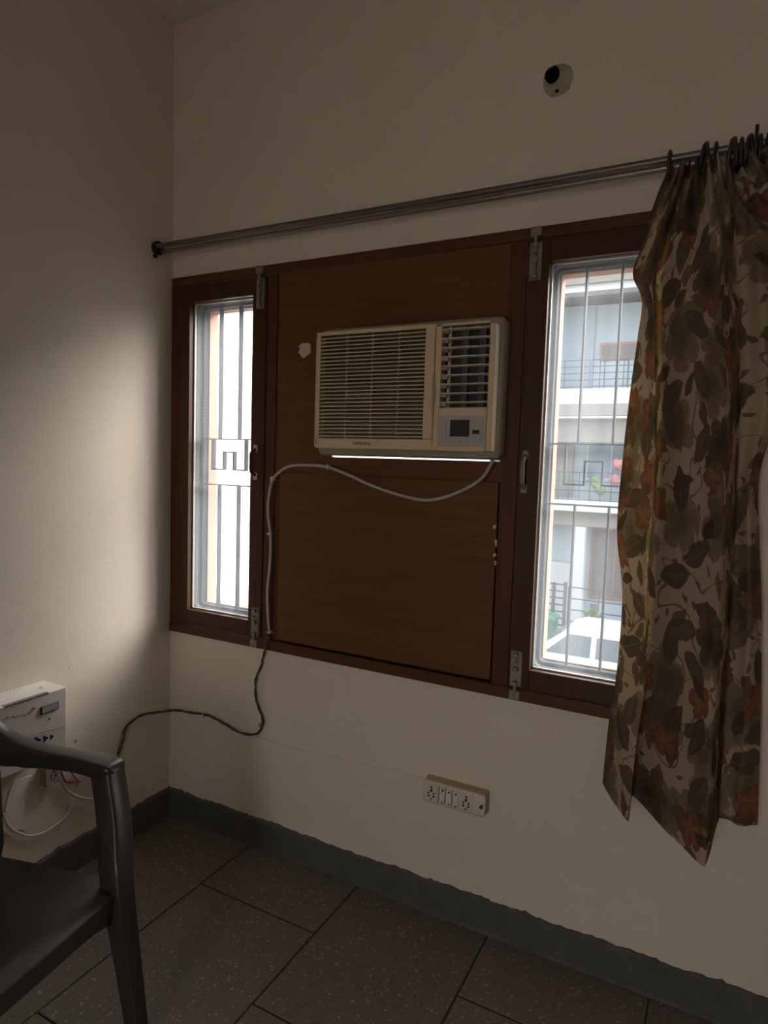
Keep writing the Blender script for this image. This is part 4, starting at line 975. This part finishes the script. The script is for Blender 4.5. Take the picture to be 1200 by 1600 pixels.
# parked car, nose towards -X
CY0, CY1 = 10.7, 12.4; CX = W(868, 1040, 10.6).x - 1.55
car = thing('parked_car', 'white hatchback parked in the street below the casement', 'car', (CX + 1.9, 11.55, GZ))
def prof_pt(x, z): return (CX + x, GZ + z)
low = [(0.0, 0.35), (0.02, 0.62), (0.25, 0.78), (0.98, 0.93), (3.55, 0.98), (3.78, 0.90), (3.82, 0.45), (3.75, 0.28), (0.1, 0.28)]
def car_sec(yy, e): return [(CX + x * (1 - 0.0) + (e if x < 1 else -e), yy, GZ + z - (0 if z < 0.8 else e * 0.5)) for x, z in low]
obj('car_body', sweep(bm_new(), [car_sec(CY0 + 0.0, 0.06), car_sec(CY0 + 0.05, 0.0), car_sec(CY1 - 0.05, 0.0), car_sec(CY1, 0.06)]), m_car, car, True, 35)
cabin = [(0.98, 0.92), (1.62, 1.40), (1.85, 1.47), (2.9, 1.47), (3.35, 1.36), (3.66, 0.95)]
def cab_sec(yy, up): return [(CX + x, yy, GZ + (z if z < 1 else z * 1.0)) for x, z in cabin]
def cab(yb, yt): return [(CX + x, yb if z < 1 else yt, GZ + z) for x, z in cabin]
obj('car_cabin', sweep(bm_new(), [cab(CY0 + 0.05, CY0 + 0.20), cab(CY1 - 0.05, CY1 - 0.20)]), m_car, car, True, 25)
def glass(pts, name): obj(name, sweep(bm_new(), [[Vector(p) for p in pts[0]], [Vector(p) for p in pts[1]]]), m_glassd, car)
def lerpP(a, b, t): return Vector(a).lerp(Vector(b), t)
A0, A1 = Vector((CX + 0.98, CY0 + 0.05, GZ + 0.92)), Vector((CX + 1.62, CY0 + 0.20, GZ + 1.40)); C0, C1 = Vector((CX + 0.98, CY1 - 0.05, GZ + 0.92)), Vector((CX + 1.62, CY1 - 0.20, GZ + 1.40))
nrm = Vector((-0.6, 0, 0.8)) * 0.012
Q = [A0.lerp(A1, 0.08).lerp(C0.lerp(C1, 0.08), 0.06), A0.lerp(A1, 0.08).lerp(C0.lerp(C1, 0.08), 0.94), A0.lerp(A1, 0.92).lerp(C0.lerp(C1, 0.92), 0.92), A0.lerp(A1, 0.92).lerp(C0.lerp(C1, 0.92), 0.08)]
glass(([p + nrm for p in Q], [p - nrm for p in Q]), 'windscreen')
for yb, yt, s in ((CY0 + 0.05, CY0 + 0.20, -1), (CY1 - 0.05, CY1 - 0.20, 1)):
    def sp(x, z): t = (z - 0.92) / 0.5; return Vector((CX + x, yb + (yt - yb) * min(1, t), GZ + z))
    for pts in ([(1.28, 0.98), (2.15, 0.98), (2.15, 1.37), (1.72, 1.37)], [(2.25, 0.98), (3.2, 0.98), (3.05, 1.37), (2.25, 1.37)]):
        P = [sp(*q) for q in pts]; glass(([p + Vector((0, s * 0.01, 0)) for p in P], [p - Vector((0, s * 0.02, 0)) for p in P]), 'side_window')
    q = Vector((CX + 1.20, yb + s * 0.09, GZ + 0.98)); B('wing_mirror', (q.x - 0.06, q.y - 0.09, q.z - 0.05), (q.x + 0.06, q.y + 0.09, q.z + 0.07), m_car, car, 0.02)
    for xw in (0.72, 3.10):
        yy = CY0 + 0.02 if s < 0 else CY1 - 0.02
        wl = obj('wheel', cyl(bm_new(), (CX + xw, yy - s * 0.20, GZ + 0.29), (CX + xw, yy + s * 0.02, GZ + 0.29), 0.29, 24), m_tyre, car, True, 40)
        obj('hub_cap', cyl(bm_new(), (CX + xw, yy, GZ + 0.29), (CX + xw, yy + s * 0.03, GZ + 0.29), 0.18, 16), m_alu, wl)
m_rear = mat_simple('cream_fill_wall', (0.82, 0.785, 0.735), 0.8)
rb = struct(empty('exterior_fill_wall', (3, -14, GZ)), 'added unseen pale wall beyond the terrace, bouncing sky light into the room')  # unseen reflector, added for even fill through the door
B('fill_wall', (-6, -18, GZ), (14, -13, 4.2), m_rear, rb)
# neighbour's house whose white wall fills the corner casement
nb = thing('neighbour_house', 'plain white wall of the neighbouring house beyond the corner casement', 'house', (-4.5, 6, GZ))
B('wall', (-7.0, 1.2, GZ), (-3.0, 13.0, 5.2), m_white, nb)
B('eave_slab', (-7.1, 1.1, 5.2), (-2.6, 13.1, 5.35), mat_simple('cream_slab', (0.75, 0.66, 0.5), 0.8), nb)
B('plinth', (-7.0, 1.15, GZ), (-2.95, 13.05, GZ + 0.5), m_slab, nb)
